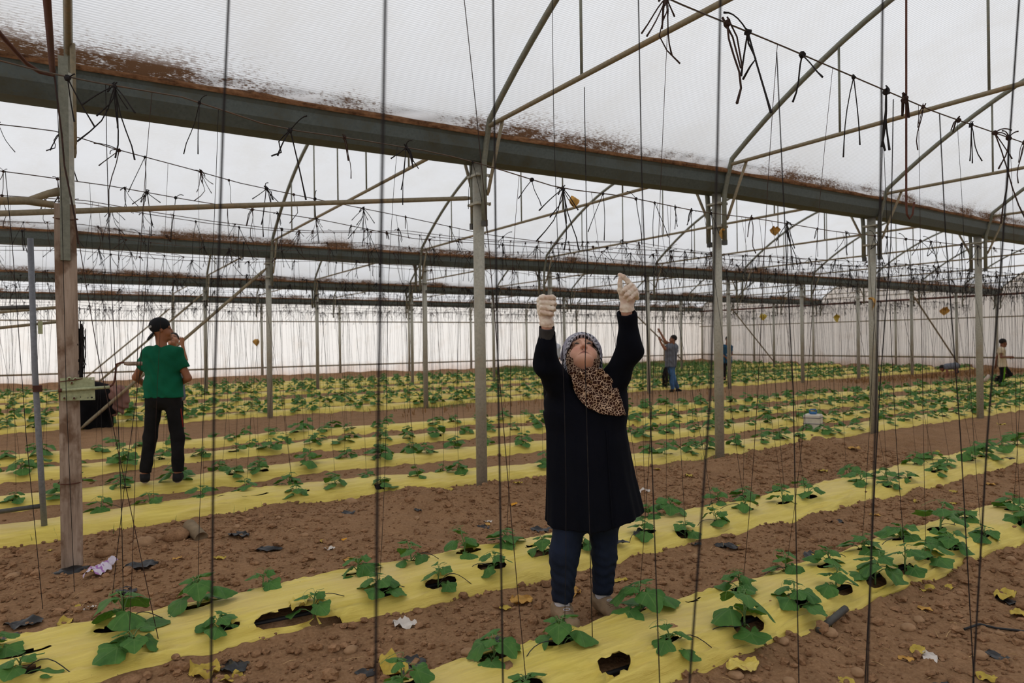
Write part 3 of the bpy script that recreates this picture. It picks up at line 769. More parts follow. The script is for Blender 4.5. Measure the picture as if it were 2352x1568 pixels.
# ------------------------------------------------------------------ yellow mulch strips
STRIP = ['nearest yellow plastic mulch strip, crossing the lower right corner', 'second yellow mulch strip, passing behind the woman\'s legs', 'third yellow mulch strip, just beyond the nearest steel posts', 'fourth yellow mulch strip, under the feet of the man in green', 'fifth yellow mulch strip from the front', 'sixth yellow mulch strip, last before the second post line', 'seventh yellow mulch strip, first beyond the second post line', 'eighth yellow mulch strip from the front', 'ninth yellow mulch strip from the front', 'tenth yellow mulch strip, beyond the third post line', 'eleventh yellow mulch strip from the front', 'twelfth yellow mulch strip, next to last', 'farthest yellow mulch strip by the back wall']
for ri, (xs_, ys_, w_) in enumerate(ROWS):
    if ri == 0: xa = axis([(0.4, 4.5, 0.013), (4.5, 8.5, 0.02), (8.5, 33.4, 0.12)])
    elif ri == 1: xa = axis([(-1.2, 4.0, 0.014), (4.0, 7.0, 0.02), (7, 13, 0.04), (13, 33.4, 0.12)])
    elif ri == 2: xa = axis([(-1.5, 9, 0.027), (9, 33.4, 0.08)])
    elif ri < 6: xa = axis([(-3, 14, 0.04), (14, 33.4, 0.09)])
    else: xa = axis([(-3.2, 33.4, 0.07)])
    nu = 46 if ri < 2 else (30 if ri < 3 else 16)
    uu = np.linspace(-1.10, 1.10, nu+1)
    X_, U_ = np.meshgrid(xa, uu, indexing='ij')
    edge = 0.05*fbm(X_*1.9, np.sign(U_)*3.0+ri*5, 61, 3)*(np.abs(U_) > 0.6)
    Y_ = row_lo(ri, X_)+w_/2+(U_*(1+edge))*w_/2
    Z_ = bed_h(ri, X_, U_)-np.clip(np.abs(U_)-0.93, 0, 1)*0.30
    amp = 1.0 if ri < 3 else 0.6
    cr = (1-np.abs(fbm(X_*1.1+U_*1.3, U_*3.2-X_*0.9+ri*7, 51, 3)))**6
    cr2 = (1-np.abs(fbm(X_*0.8-U_*1.0, U_*5.0+X_*0.5+ri*3, 57, 3)))**7
    side = np.clip(np.abs(U_)*1.3-0.25, 0.12, 1)
    Z_ = Z_+amp*(0.034*cr*side+0.022*cr2*side+0.018*fbm(X_*2.2, Y_*2.2, 53+ri, 3)+(0.030*np.clip(1-1.6*np.abs(fbm(X_*1.4+3*ri, U_*5.5-X_*2.2, 83, 2)), 0, 1)**6+0.024*np.clip(1-1.6*np.abs(fbm(X_*1.2-5*ri, U_*7.0+X_*1.6, 87, 2)), 0, 1)**6)*np.clip(1.2*np.abs(U_)-0.15, 0, 1)*(np.clip(fbm(X_*0.5, U_*0.3, 91+ri, 2)+0.45, 0, 1))+0.018*fbm(X_*0.6, U_*0.5, 77+ri, 2))
    V = np.stack([X_, Y_, Z_], -1).reshape(-1, 3)
    kill = np.zeros(len(V), bool)
    cxs = V[:, 0]; cys = V[:, 1]
    order = np.argsort(cxs); sx_ = cxs[order]
    for (hx, hy, ha, hb) in HOLES[ri]:
        i0, i1 = np.searchsorted(sx_, [hx-ha*1.4, hx+ha*1.4]); ids = order[i0:i1]
        if len(ids) == 0: continue
        dx = (cxs[ids]-hx)/ha; dy = (cys[ids]-hy)/hb; r = np.sqrt(dx*dx+dy*dy)+1e-6
        kill[ids[r < 1.02]] = True
        snap = (r > 0.80) & (r < 1.28)
        V[ids[snap], 0] = hx+dx[snap]/r[snap]*ha; V[ids[snap], 1] = hy+dy[snap]/r[snap]*hb
        V[ids[snap], 2] += 0.006
    F = grid_faces(len(xa), nu+1)
    F = F[~np.all(kill[F], axis=1)] if ri > 5 else F[kill[F].sum(1) < 3]
    o = mesh_obj('mulch_strip', V, F, M['mulch_film']); tag(o, STRIP[ri], 'mulch strip', 'yellow mulch strips')
    if ri < 9:
        for ln, fr in ((0, 0.27), (1, 0.74)):
            pts = [(x, float(row_lo(ri, x))+w_*fr+0.012*math.sin(x*2.3+ri), 0.052+0.006*math.sin(x*5)) for x in np.arange(-1.5 if ri else 0.6, 33, 0.25 if ri < 3 else 0.6)]
            mb = MB(); mb.tube(pts, 0.0125, 8); t_ = mb.build('drip_pipe', M['drip_rubber'], None, True)
            tag(t_, 'black drip pipe in the planting holes along the %s edge of the %s yellow strip' % (('near', 'far')[ln], ordinal(ri+1)), 'pipe', 'black drip pipes')

# ------------------------------------------------------------------ plants as things
ROWN = ['nearest', 'second', 'third', 'fourth', 'fifth', 'sixth', 'seventh', 'eighth', 'ninth', 'tenth', 'eleventh', 'twelfth', 'thirteenth']
vis = [(project((x, y, z+0.1))[2], (ri, x, y, z, sc, sd)) for (ri, x, y, z, sc, sd) in PLANTS if in_view((x, y, z+0.08), 40)]
vis.sort(key=lambda t_: t_[0]); N_IND = 300
SV = []; SF = []; SU = []
usedproto = set()
for idx, (d, (ri, x, y, z, sc, sd)) in enumerate(vis):
    r = np.random.default_rng(sd)
    if idx < N_IND:
        k = int(r.integers(0, len(PROTO))); rz = r.uniform(0, 6.28)
        if idx < 130:
            root = empty('cucumber_plant', (x, y, z-0.012), rz); root.scale = (sc, sc, sc*r.uniform(0.9, 1.2))
            for q in PROTO[k]:
                if (k, q.name) in usedproto: link_copy(q, root)
                else: usedproto.add((k, q.name)); q.parent = root
        else:
            me = PLOW[k % len(PLOW)][0]; root = bpy.data.objects.new('cucumber_plant', me); COL.objects.link(root)
            root.location = (x, y, z-0.012); root.rotation_euler = (0, 0, rz); root.scale = (sc, sc, sc*r.uniform(0.9, 1.3))
        side = 'near' if y < row_lo(ri, x)+ROWS[ri][2]*0.5 else 'far'
        order_label(root, 'pl%d%s' % (ri, side), 'young cucumber plant, {n} from the left along the %s edge of the %s yellow strip' % (side, ROWN[ri]), 'plant', 'young cucumber plants in the yellow strips', (x, y, z+0.1))
    else:
        _, v, f, u = PLOW[int(r.integers(0, len(PLOW)))]
        vv = v @ rotz(r.uniform(0, 6.28)).T*sc*np.array([1, 1, 1.25])+np.array([x, y, z-0.012])
        n = len(SV); SV.extend(vv.tolist()); SF.extend([tuple(i_+n for i_ in q) for q in f]); SU.extend(u)
for k, pr in enumerate(PROTO):
    for q in pr:
        if q.parent is None: bpy.data.objects.remove(q)
far = mesh_obj('cucumber_foliage', SV, SF, M['cucumber_leaf']); set_uv(far.data, SU)
tag(far, 'masses of small cucumber plants in the far yellow strips', 'plants', kind='stuff')

# weeds at the back and along the second post line
def blades(name, label, mat, spots, seed, h=(0.12, 0.4), w_=0.006):
    r = np.random.default_rng(seed); V = []; F = []
    for (x, y) in spots:
        hh = r.uniform(*h); a = r.uniform(0, 6.28); l = r.uniform(0.1, 0.6)*hh; z0 = -0.02
        dx, dy = math.cos(a)*w_, math.sin(a)*w_; n = len(V); b_ = r.uniform(0, 6.28)
        tx, ty = x+math.cos(b_)*l, y+math.sin(b_)*l
        V += [(x-dx, y-dy, z0), (x+dx, y+dy, z0), (x+math.cos(b_)*l*0.4+dx*0.7, y+math.sin(b_)*l*0.4+dy*0.7, hh*0.6), (x+math.cos(b_)*l*0.4-dx*0.7, y+math.sin(b_)*l*0.4-dy*0.7, hh*0.6), (tx, ty, hh)]
        F += [(n, n+1, n+2, n+3), (n+3, n+2, n+4)]
    o = mesh_obj(name, V, F, M[mat], smooth=False); tag(o, label, 'weeds', kind='stuff')
r = np.random.default_rng(77)
blades('green_weeds', 'green weeds growing thick near the back wall', 'grass_green', [(r.uniform(17, 31), r.uniform(25.2, 29.6)) for _ in range(4000)]+[(r.uniform(18, 27), r.uniform(18.6, 24.5)) for _ in range(1800)], 1, (0.08, 0.4), 0.012)
blades('dry_weeds', 'dry orange weeds along the second and third post lines', 'dry_weed', [(x_, float(gy(3, x_))+r.normal(-0.9, 0.55)) for x_ in r.uniform(21, 33, 1800)]+[(x_, 13.75+r.normal(0, 0.5)) for x_ in r.uniform(4, 16, 260)], 2, (0.04, 0.16), 0.010)
blades('grass_tufts', 'thin green grass along the strip edges by the posts', 'grass_green', [(6.4+r.normal(0, 0.35), 5.75+r.normal(0, 0.15)) for _ in range(160)]+[(7.3+r.normal(0, 0.8), 14.3+r.normal(0, 0.2)) for _ in range(500)]+[(0.2+r.normal(0, 0.6), 6.3+r.normal(0, 0.1)) for _ in range(30)], 3, (0.04, 0.13), 0.0025)
# ------------------------------------------------------------------ overhead wires, hanging twines, knotted twine ends
WIRES = []    # (row, function X->(y,z), label)
def poly_fn(pts):
    P = np.array(sorted([tuple(p) for p in pts])); return lambda X: (float(np.interp(X, P[:, 0], P[:, 1])), float(np.interp(X, P[:, 0], P[:, 2])))
wA = [at_y(px, py, 2.32) for px, py in ((1300, -115), (1540, 0), (1800, 107), (2150, 258), (2352, 328))]
wA.insert(0, wA[0]+np.array([-3.5, 0, 0.02])); wA.append(np.array([20, 2.3, 2.95])); wA.append(np.array([33.5, 2.3, 2.95]))
wB = [at_y(px, py, 3.95) for px, py in ((-150, 110), (0, 138), (141, 176), (424, 224), (630, 293), (800, 317), (1000, 350), (1115, 379), (1285, 432), (1430, 450), (1600, 485), (1738, 502), (1920, 532))]
wB += [np.array([12, 3.9, 2.62]), np.array([33.5, 3.9, 2.7])]
def cy(X, off=0.3): return float(row_lo(2, X))+off
wC = []
for px, py in ((-150, 275), (0, 285), (141, 303), (260, 341), (455, 393), (540, 418), (690, 450), (800, 472), (925, 497), (1125, 540), (1325, 565)):
    y_ = 6.6
    for _ in range(6): p = at_y(px, py, y_); y_ = cy(p[0], 0.15)
    wC.append(p)
wC += [np.array([12, 5.95, 2.7]), np.array([33.5, 6.0, 2.75])]
wC2 = []
for px, py in ((-150, 383), (0, 392), (260, 428), (455, 463), (735, 504), (950, 548)):
    y_ = 7.0
    for _ in range(6): p = at_y(px, py, y_); y_ = cy(p[0], 0.5)
    wC2.append(p)
wC2 += [np.array([6, 6.2, 2.55]), np.array([12, 6.2, 2.66]), np.array([33.5, 6.25, 2.75])]
for ri, pts, nm in ((0, wA, 'rusty overhead wire high in the upper right corner'), (1, wB, 'overhead wire passing in front of the nearest gutter'), (2, wC, 'overhead wire tied to the boarded post, below the gutter'), (2, wC2, 'overhead wire next to the one tied to the boarded post')):
    WIRES.append((ri, poly_fn(pts), nm))
for ri in range(3, len(ROWS)):
    for ln, fr in ((0, 0.25), (1, 0.75)):
        zb = 2.93-0.02*ln+0.05*math.sin(ri*2.1+ln)
        if ri >= 9: zb -= 0.14
        def fn(X, ri=ri, fr=fr, zb=zb):
            q = ((X % SX)/SX-0.5)*2
            return float(row_lo(ri, X))+ROWS[ri][2]*fr, zb-0.09*(1-q*q)+0.03*math.sin(X*0.7+ri)
        WIRES.append((ri, fn, 'thin overhead wire above the %s edge of the %s yellow strip' % (('near', 'far')[ln], ROWN[ri])))
for ri, fn, lab in WIRES:
    pts = [(x, *fn(x)) for x in np.arange(-3.3 if ri else -2.5, 33.6, 0.2 if ri < 3 else 0.57)]
    mb = MB(); mb.tube(pts, 0.0042 if ri < 3 else 0.004, 5); o = mb.build('overhead_wire', M['wire_steel'], None, True); tag(o, lab, 'wire', 'overhead training wires')

# hanging twines: one to each plant
def twine_pts(top, bot, r, sway, n=9):
    pts = []
    a, b_ = r.uniform(-1, 1, 2)*sway, r.uniform(-1, 1, 2)*sway
    for i in range(n):
        t_ = i/(n-1); p = np.asarray(top)*(1-t_)+np.asarray(bot)*t_
        s1 = math.sin(PI*t_); s2 = math.sin(2*PI*t_)
        pts.append(p+np.array([a[0]*s1+b_[0]*s2, (a[1]*s1+b_[1]*s2)*0.5, 0]))
    return pts
TW = []
for (ri, x, y, z, sc, sd) in PLANTS:
    r = np.random.default_rng(sd+1)
    if r.random() < (0.45, 0.28, 0.1, 0, 0, 0, 0, 0, 0, 0.1, 0.25, 0.25, 0.25)[ri]: continue
    cands = [w for w in WIRES if w[0] == ri]
    fn = cands[int(r.integers(0, len(cands)))][1] if ri == 2 else (cands[0][1] if len(cands) == 1 or y < row_lo(ri, x)+ROWS[ri][2]*0.5 else cands[1][1])
    dx = r.normal(0, 0.14)
    ty, tz = fn(x+dx)
    bot = (x+r.uniform(-0.03, 0.03), y+r.uniform(-0.03, 0.03), z-0.01)
    TW.append((ri, twine_pts((x+dx, ty, tz), bot, r, 0.018), project((x, y, 1.2))))
tv = [t_ for t_ in TW if t_[2][2] > 0.3 and -80 < t_[2][0] < 2430]
tv.sort(key=lambda t_: t_[2][2])
SB = MB()
N_TW = 270
for i, (ri, pts, pr) in enumerate(tv):
    if i < N_TW:
        mb = MB(); rad = 0.0015 if i % 3 else 0.0018
        mb.tube(pts, rad, 5, cap=False); o = mb.build('hanging_twine', M['black_twine' if i % 2 else 'brown_twine'], None, True)
        order_label(o, 'tw%d' % ri, 'dark twine hanging to a plant of the %s yellow strip, {n} from the left' % ROWN[ri], 'twine', 'hanging twines', pts[len(pts)//2])
    else:
        SB.tube(pts[::2], 0.0021, 3, cap=False)
o = SB.build('hanging_twines', M['black_twine'], None, False); tag(o, 'countless dark twines hanging over the far strips', 'twines', kind='stuff')
# long twines close to the camera, traced from the photograph and set at their distance
CLOSE = [([(528, -60), (512, 300), (492, 900), (484, 1620)], 1.15, 'blurred dark twine near the camera, hanging between the boarded post and the green shirt, {n} from the left'),
         ([(886, -60), (876, 500), (868, 1000), (862, 1620)], 0.95, 'thick blurred dark twine close to the camera, {n} from the left'),
         ([(1132, -60), (1138, 500), (1148, 1100), (1156, 1620)], 1.5, 'faint blurred twine close to the camera just left of the woman, {n} from the left'),
         ([(1466, -20), (1474, 400), (1492, 900), (1517, 1620)], 2.2, 'black twine passing down beside the woman at her left arm, {n} from the left'),
         ([(1656, -60), (1648, 330), (1632, 900), (1580, 1620)], 1.2, 'blurred dark twine crossing near the second steel post, {n} from the left'),
         ([(2028, -60), (2022, 500), (2010, 1000), (1990, 1620)], 1.25, 'blurred dark twine near the third steel post, {n} from the left'),
         ([(2345, -60), (2300, 600), (2268, 1000), (2232, 1620)], 1.55, 'blurred dark twine slanting near the fourth steel post, {n} from the left'),
         ([(1784, 120), (1798, 420), (1822, 900), (1836, 1620)], 2.25, 'black twine hanging from the high wire to the lower right strip, {n} from the left'),
         ([(2158, 262), (2172, 540), (2206, 1000), (2240, 1620)], 2.4, 'black twine tied to the high wire near the right edge, {n} from the left'),
         ([(2052, 228), (2046, 560), (2020, 900), (1995, 1400)], 2.5, 'thin black twine tied to the high wire, right of the white rod, {n} from the left'),
         ([(12, 392), (28, 560), (60, 1000), (108, 1500)], 3.9, 'dark twine crossing the grey gate pipe at far left, {n} from the left'),
         ([(128, 160), (142, 470), (152, 900), (176, 1480)], 4.15, 'dark twine hanging in front of the boarded post, {n} from the left'),
         ([(178, 535), (222, 800), (266, 1010), (345, 1380), (392, 1600)], 3.3, 'thick brown twine slanting between the boarded post and the green shirt, {n} from the left'),
         ([(344, 520), (322, 850), (290, 1080), (250, 1440)], 4.0, 'black twine passing in front of the man in green, {n} from the left'),
         ([(1342, 200), (1349, 600), (1344, 830), (1354, 1210)], 3.15, 'thin dark twine passing in front of the woman\'s face, {n} from the left')]
for pts, d, lab in CLOSE:
    P = [at_depth(px, py, d) for px, py in pts]; Q = []
    for i in range(len(P)-1):
        for t_ in np.linspace(0, 1, 5)[:-1]: Q.append(P[i]*(1-t_)+P[i+1]*t_)
    Q.append(P[-1])
    up_ = Q[0]-Q[1]; up_ = up_/max(up_[2], .01)
    if Q[0][2] < 3.02 and pts[0][1] < 0: Q.insert(0, Q[0]+up_*(3.05-Q[0][2]))
    dn_ = Q[-1]-Q[-2]; dn_ = dn_/min(dn_[2], -.01)
    if Q[-1][2] > .06: Q.append(Q[-1]-dn_*(.05-Q[-1][2])*-1)
    mb = MB(); mb.tube(Q, 0.0022 if d < 2 else 0.0020, 6); o = mb.build('hanging_twine', M['brown_twine' if 'brown' in lab else 'black_twine'], None, True)
    tag(o, lab.replace(', {n} from the left', ''), 'twine', 'hanging twines')

mb = MB(); mb.tube([(x, 1.0+0.03*math.sin(x), 3.05-0.02*math.sin(x*1.8)) for x in np.arange(-2.5, 12, 0.4)], 0.0042, 5); o = mb.build('overhead_wire', M['wire_steel'], None, True); tag(o, 'overhead wire nearest to the camera, carrying the blurred twines', 'wire', 'overhead training wires')
# knotted leftovers of twine on the wires
def tuft_geo(r, big):
    mb = MB(); mb.blob((0, 0, 0), (0.011, 0.011, 0.012), int(r.integers(0, 999)), 1, 0.35)
    n = int(r.integers(2, 5)) if not big else int(r.integers(5, 12))
    for k in range(n):
        L = r.uniform(0.08, 0.42) if not big else r.uniform(0.07, 0.36)
        a = r.uniform(0, 6.28); out = r.uniform(0.0, 0.16); style = r.random(); pts = []; w1 = r.normal(0, 0.03); k1 = r.uniform(2, 6); ud = r.choice([-1.6, -0.8, 0.3, 0.9])
        for q in range(6):
            t_ = q/5
            if style < 0.55: p = (math.cos(a)*out*t_+w1*math.sin(t_*k1+a)*t_, (math.sin(a)*out*t_+w1*math.cos(t_*k1)*t_)*0.7, -L*t_)
            elif style < 0.82: p = (math.cos(a)*L*0.42*t_+w1*t_*t_, math.sin(a)*L*0.2*t_, (ud*L*0.30)*t_-L*0.16*t_*t_)
            else: p = (math.cos(a)*0.05*math.sin(PI*t_*1.1), math.sin(a)*0.04*math.sin(PI*t_), 0.02-0.10*(1-math.cos(2*PI*t_))*0.5*L*5)
            pts.append(p)
        mb.tube(pts, [0.0030, 0.0028, 0.0028, 0.0029, 0.0031, 0.0042], 4)
    return mb
TUFT = []
for i in range(16):
    r = np.random.default_rng(900+i); mb = tuft_geo(r, i % 5 == 4)
    me = mb.build('knotted_twine', M['black_twine' if i % 3 else 'brown_twine'], None, False)
    TUFT.append((me.data, mb)); bpy.data.objects.remove(me)
spots = []
r = np.random.default_rng(44)
for ri, fn, lab in WIRES:
    step = 0.34 if ri < 3 else (0.46 if ri < 6 else 0.38)
    x = -2.8
    while x < 33.4:
        y, z = fn(x)
        if in_view((x, y, z-0.12), 30): spots.append((project((x, y, z))[2], x, y, z, ri))
        x += step*r.uniform(0.45, 1.6)
spots.sort()
KB = MB()
for i, (d, x, y, z, ri) in enumerate(spots):
    k = int(r.integers(0, 16)); rz = r.uniform(-0.9, 0.9)+(PI if r.random() < 0.5 else 0); sc = r.uniform(0.75, 1.35)*(1.45 if ri == 0 else 1.0)
    if i < 285:
        o = bpy.data.objects.new('knotted_twine', TUFT[k][0]); COL.objects.link(o)
        o.location = (x, y, z-0.002); o.rotation_euler = (0, 0, rz); o.scale = (sc,)*3
        order_label(o, 'kn%d' % ri, 'knotted black twine ends on the overhead wires of the %s strip, {n} from the left' % ROWN[ri], 'twine', 'knotted twine ends on the wires', (x, y, z))
    else:
        P = np.array(TUFT[k][1].v) @ rotz(rz).T*sc*np.array([1.25, 1.25, 1.15])+np.array([x, y, z]); KB._add(P, TUFT[k][1].f)
o = mesh_obj('knotted_twines', np.array(KB.v), KB.f, M['black_twine'], None, False); tag(o, 'tangle of knotted twine ends on the far wires', 'twines', kind='stuff')
# dry leaves caught on twine, paper scraps
for px, py, d, s_, lab, mt in ((1320, 450, 5.4, 0.085, 'dry brown vine leaf hanging on the wire beside the nearest post', 'dry_brown_leaf'), (2008, 682, 10.0, 0.17, 'withered yellow leaf stuck to the third steel post', 'dry_brown_leaf'), (1753, 720, 17.5, 0.16, 'yellowed square leaf hanging on a far twine', 'yellow_leaf'), (1921, 722, 17.0, 0.18, 'yellow scrap hanging on a far twine, right of the square leaf', 'yellow_leaf'), (588, 778, 21.0, 0.2, 'dry leaf hanging by a post at the back wall', 'dry_brown_leaf'), (1655, 525, 8.2, 0.12, 'dry leaf on the wire at the second steel post', 'dry_brown_leaf'), (1780, 520, 9.5, 0.12, 'dry leaf on the wire between second and third posts', 'dry_brown_leaf'), (2168, 705, 15, 0.18, 'dry leaf hanging on twine near the right edge', 'dry_brown_leaf')):
    rs = np.random.default_rng(int(px)); p = at_depth(px, py, d); V, F, U = leaf_geo(s_, 3, 14, rs, 0.3, 1.2)
    V = V @ (rotz(rs.uniform(0, 6)) @ roty(1.3)).T+p; o = mesh_obj('dry_leaf', V, F, M[mt]); tag(o, lab, 'dry leaf', 'dry leaves hanging overhead')
# ribbed steel rod hanging with a hook at its foot
P = [at_depth(2081.5, y_, 4.5) for y_ in (-240, 0, 250, 470)]+[at_depth(2083, 492, 4.5), at_depth(2089, 502, 4.5), at_depth(2096, 492, 4.5), at_depth(2100, 464, 4.5)]
mb = MB(); mb.tube(P, 0.0068, 8); o = mb.build('steel_rod', M['rust_rod'], None, True); tag(o, 'rusty ribbed rod hanging from the roof with a hook at its foot', 'rod')

# ------------------------------------------------------------------ loose things on the soil
r = np.random.default_rng(11)
def on_strip(x, y, m_=0.0):
    for i in range(len(ROWS)):
        lo = row_lo(i, x); 
        if lo-0.02-m_ < y < lo+ROWS[i][2]+0.02+m_: return True
    return False
def on_strip_v(x, y, m_):
    q = np.zeros(len(x), bool)
    for i in range(len(ROWS)):
        lo = row_lo(i, x); q |= (lo-0.02-m_ < y) & (y < lo+ROWS[i][2]+0.02+m_)
    return q
def view_v(x, y):
    v = np.stack([x, y, 0*x-CAMH], 1); d = v @ AX; d = np.where(d > 0.05, d, 1e9); px = CX+FPX*(v @ RT)/d; py = CY-FPX*(v @ UP)/d
    return (px > -30) & (px < 2382) & (py > -30) & (py < 1600) & (d < 1e8)
N_C = 110000
cn_ = r.random(N_C) < 0.84; cyy = np.where(cn_, r.uniform(1.25, 6.6, N_C), r.uniform(6.6, 11.5, N_C)); cxx = np.where(cn_, r.uniform(-0.6, 9.0, N_C), r.uniform(-1.5, 14, N_C))
os_ = on_strip_v(cxx, cyy, -0.03)
ok = view_v(cxx, cyy) & (~os_ | (r.random(N_C) < 0.006)) & ((vnoise(cxx*1.3, cyy*1.3, 71) > 0.36) | (r.random(N_C) < 0.3))
cxx, cyy, os_ = cxx[ok][:17000], cyy[ok][:17000], os_[ok][:17000]
czz = np.where(os_, 0.11, ground_z(cxx, cyy)); CB = MB()
for n in range(len(cxx)):
    s_ = min(0.004+r.exponential(0.0050), 0.034)
    CB.blob((cxx[n], cyy[n], czz[n]+s_*0.3), (s_*r.uniform(0.8, 1.4), s_*r.uniform(0.8, 1.3), s_*r.uniform(0.55, 0.95)), n, 1 if s_ > 0.017 else 0, 0.28, rotz(r.uniform(0, 6)))
o = mesh_obj('soil_clods', np.array(CB.v), CB.f, M['clod'], None, False); tag(o, 'crumbs and clods of dry brown soil', 'soil', kind='stuff')
TB = MB(); tx = r.uniform(-0.5, 8, 520); ty_ = r.uniform(1.3, 6.2, 520); tz_ = ground_z(tx, ty_); ts_ = on_strip_v(tx, ty_, 0.0)
for k in range(520):
    if ts_[k]: continue
    a = r.uniform(0, 6.28); L = r.uniform(0.02, 0.09); p = np.array([tx[k], ty_[k], tz_[k]+0.012]); d = np.array([math.cos(a), math.sin(a), r.uniform(-0.1, 0.25)])*L
    TB.tube([p, p+d*0.5+np.array([0, 0, 0.006]), p+d], 0.0014, 3)
o = TB.build('straw_litter', M['straw']); tag(o, 'bits of dry straw scattered on the soil', 'straw', kind='stuff')
def furrow(y, x):
    if y < row_lo(0, x): return 'in front of the nearest yellow strip'
    if y < row_lo(1, x): return 'between the nearest and second yellow strips'
    if y < row_lo(2, x): return 'between the second and third yellow strips'
    return 'beyond the third yellow strip'
# stones
STN = [(405, 1250, .10), (330, 1262, .07), (372, 1196, .028), (240, 1283, .055), (640, 1208, .025), (806, 1158, .06), (300, 1565, .05), (1320, 1268, .03), (1085, 1512, .03), (590, 1505, .03), (2086, 1440, .035), (2110, 1418, .03), (1772, 1466, .03), (1800, 1478, .03), (1690, 1548, .035), (2350, 1395, .035), (805, 1492, .035), (1075, 1500, .035), (960, 1408, .03), (1110, 1332, .04), (905, 1395, .04), (585, 1308, .03), (545, 1228, .03), (700, 1240, .03), (2200, 1560, .035), (1970, 1540, .03), (2060, 1290, .03), (1600, 1330, .03), (1905, 1455, .04), (2250, 1500, .035), (130, 1480, .03), (30, 1330, .04), (2090, 1308, .05), (1880, 1025, .10), (1925, 1030, .07)]
for k in range(26): STN.append((r.uniform(20, 2330), r.uniform(1150, 1560), r.uniform(0.015, 0.03)))
for k, (px, py, s_) in enumerate(STN):
    p = at_z(px, py, 0.0); x, y = p[0], p[1]
    if on_strip(x, y, 0.0): 
        if s_ < 0.031: continue
    z = gz1(x, y); mb = MB(); mb.blob((0, 0, 0), (s_*r.uniform(0.9, 1.3), s_*r.uniform(0.8, 1.0), s_*r.uniform(0.5, 0.7)), k+50, 2 if s_ > 0.02 else 1, 0.09, rotz(r.uniform(0, 6)))
    o = mb.build('stone', M['stone' if k % 3 else 'clod'], None, True, (x, y, z+s_*0.22))
    order_label(o, 'st'+furrow(y, x), 'brown stone lying %s, {n} from the left' % furrow(y, x), 'stone', 'stones on the soil', (x, y, z))
# fallen leaves and scraps of plastic
def scrap_mesh(r, s_, crumple, nx=9, ny=7):
    V = []
    ph = r.uniform(0, 9)
    for i in range(nx):
        for j in range(ny):
            u = (i/(nx-1)-0.5)*2; v = (j/(ny-1)-0.5)*2
            e = 1-0.25*vnoise(np.array([u*2+ph]), np.array([v*2+ph]), 5)[0]
            k_ = (1-0.35*abs(v)**2)
            V.append((s_*u*e*k_*1.2, s_*v*e*0.75*(1-0.3*abs(u)**2), s_*crumple*float(fbm(np.array([u*1.8+ph]), np.array([v*1.8-ph]), 3, 3)[0])*1.6))
    return np.array(V), grid_faces(nx, ny)
YL = [(1198, 1375, .075), (1160, 1390, .035), (505, 1307, .04), (1425, 1328, .045), (1318, 1362, .06), (2130, 1350, .05), (2270, 1550, .05), (1895, 1440, .05), (2125, 1395, .04), (2310, 1370, .08), (2340, 1405, .06), (1890, 1085, .06), (1960, 1045, .09), (1580, 1095, .07), (1510, 1088, .05), (2190, 1130, .05), (2275, 1110, .05), (2155, 1040, .05), (2300, 978, .08), (740, 1250, .03), (800, 1285, .04), (1030, 1150, .05), (1190, 1132, .05), (2108, 1490, .05), (2080, 1505, .035), (1945, 1555, .05), (2062, 1572, .06), (150, 1432, .06), (410, 1300, .035), (215, 1312, .03), (115, 1270, .025), (175, 1398, .03), (1120, 1200, .03), (2180, 1345, .035), (1700, 1260, .035), (1785, 1140, .03), (2010, 1190, .045), (2190, 1160, .04), (1860, 1280, .05), (2105, 1155, .045)]
for k, (px, py, s_) in enumerate(YL):
    p = at_z(px, py, 0.01); V, F = scrap_mesh(r, s_, 0.28); z = gz1(p[0], p[1])
    z = max(z, 0.115 if on_strip(p[0], p[1]) else -1)
    o = mesh_obj('fallen_leaf', V @ rotz(r.uniform(0, 6)).T, F, M['yellow_leaf' if k % 4 else 'dry_brown_leaf'], None, True, (p[0], p[1], z+s_*0.22+0.006))
    order_label(o, 'yl'+furrow(p[1], p[0]), 'withered yellow leaf lying %s, {n} from the left' % furrow(p[1], p[0]), 'leaf', 'fallen yellow leaves', (p[0], p[1], 0))
for px, py, s_ in ((1180, 1163, .035), (790, 1248, .02), (1550, 1210, .03), (735, 1400, .0)):
    if s_ == 0: continue
    p = at_z(px, py, 0.01); V, F = scrap_mesh(r, s_, 0.3); o = mesh_obj('fallen_petal', V, F, M['orange_leaf'], None, True, (p[0], p[1], gz1(p[0], p[1])+0.02))
    order_label(o, 'op', 'small bright orange petal on the soil, {n} from the left', 'petal', 'orange petals', (p[0], p[1], 0))
BL = [(325, 1312, .10), (290, 1365, .08), (548, 1242, .10), (618, 1268, .09), (640, 1345, .05), (1475, 1258, .08), (1425, 1280, .06), (55, 1432, .09), (20, 1462, .06), (1680, 1258, .07), (1600, 1258, .05), (945, 1530, .10), (540, 1530, .09), (2310, 1375, .07), (1925, 1205, .06), (1660, 1255, .06), (1865, 1285, .08), (2320, 1075, .05), (1245, 1215, .09), (1110, 1205, .06), (800, 1190, .06), (960, 1185, .04), (2175, 1560, .06), (1150, 1470, .05), (840, 1540, .05), (2290, 1498, .05), (255, 1270, .03)]
for k, (px, py, s_) in enumerate(BL):
    p = at_z(px, py, 0.01); V, F = scrap_mesh(r, s_, 0.20); z = max(gz1(p[0], p[1]), 0.11 if on_strip(p[0], p[1]) else -1)
    o = mesh_obj('plastic_scrap', V @ rotz(r.uniform(0, 6)).T, F, M['black_plastic'], None, True, (p[0], p[1], z+s_*0.22))
    order_label(o, 'bp'+furrow(p[1], p[0]), 'crumpled scrap of black plastic %s, {n} from the left' % furrow(p[1], p[0]), 'plastic scrap', 'black plastic scraps', (p[0], p[1], 0))
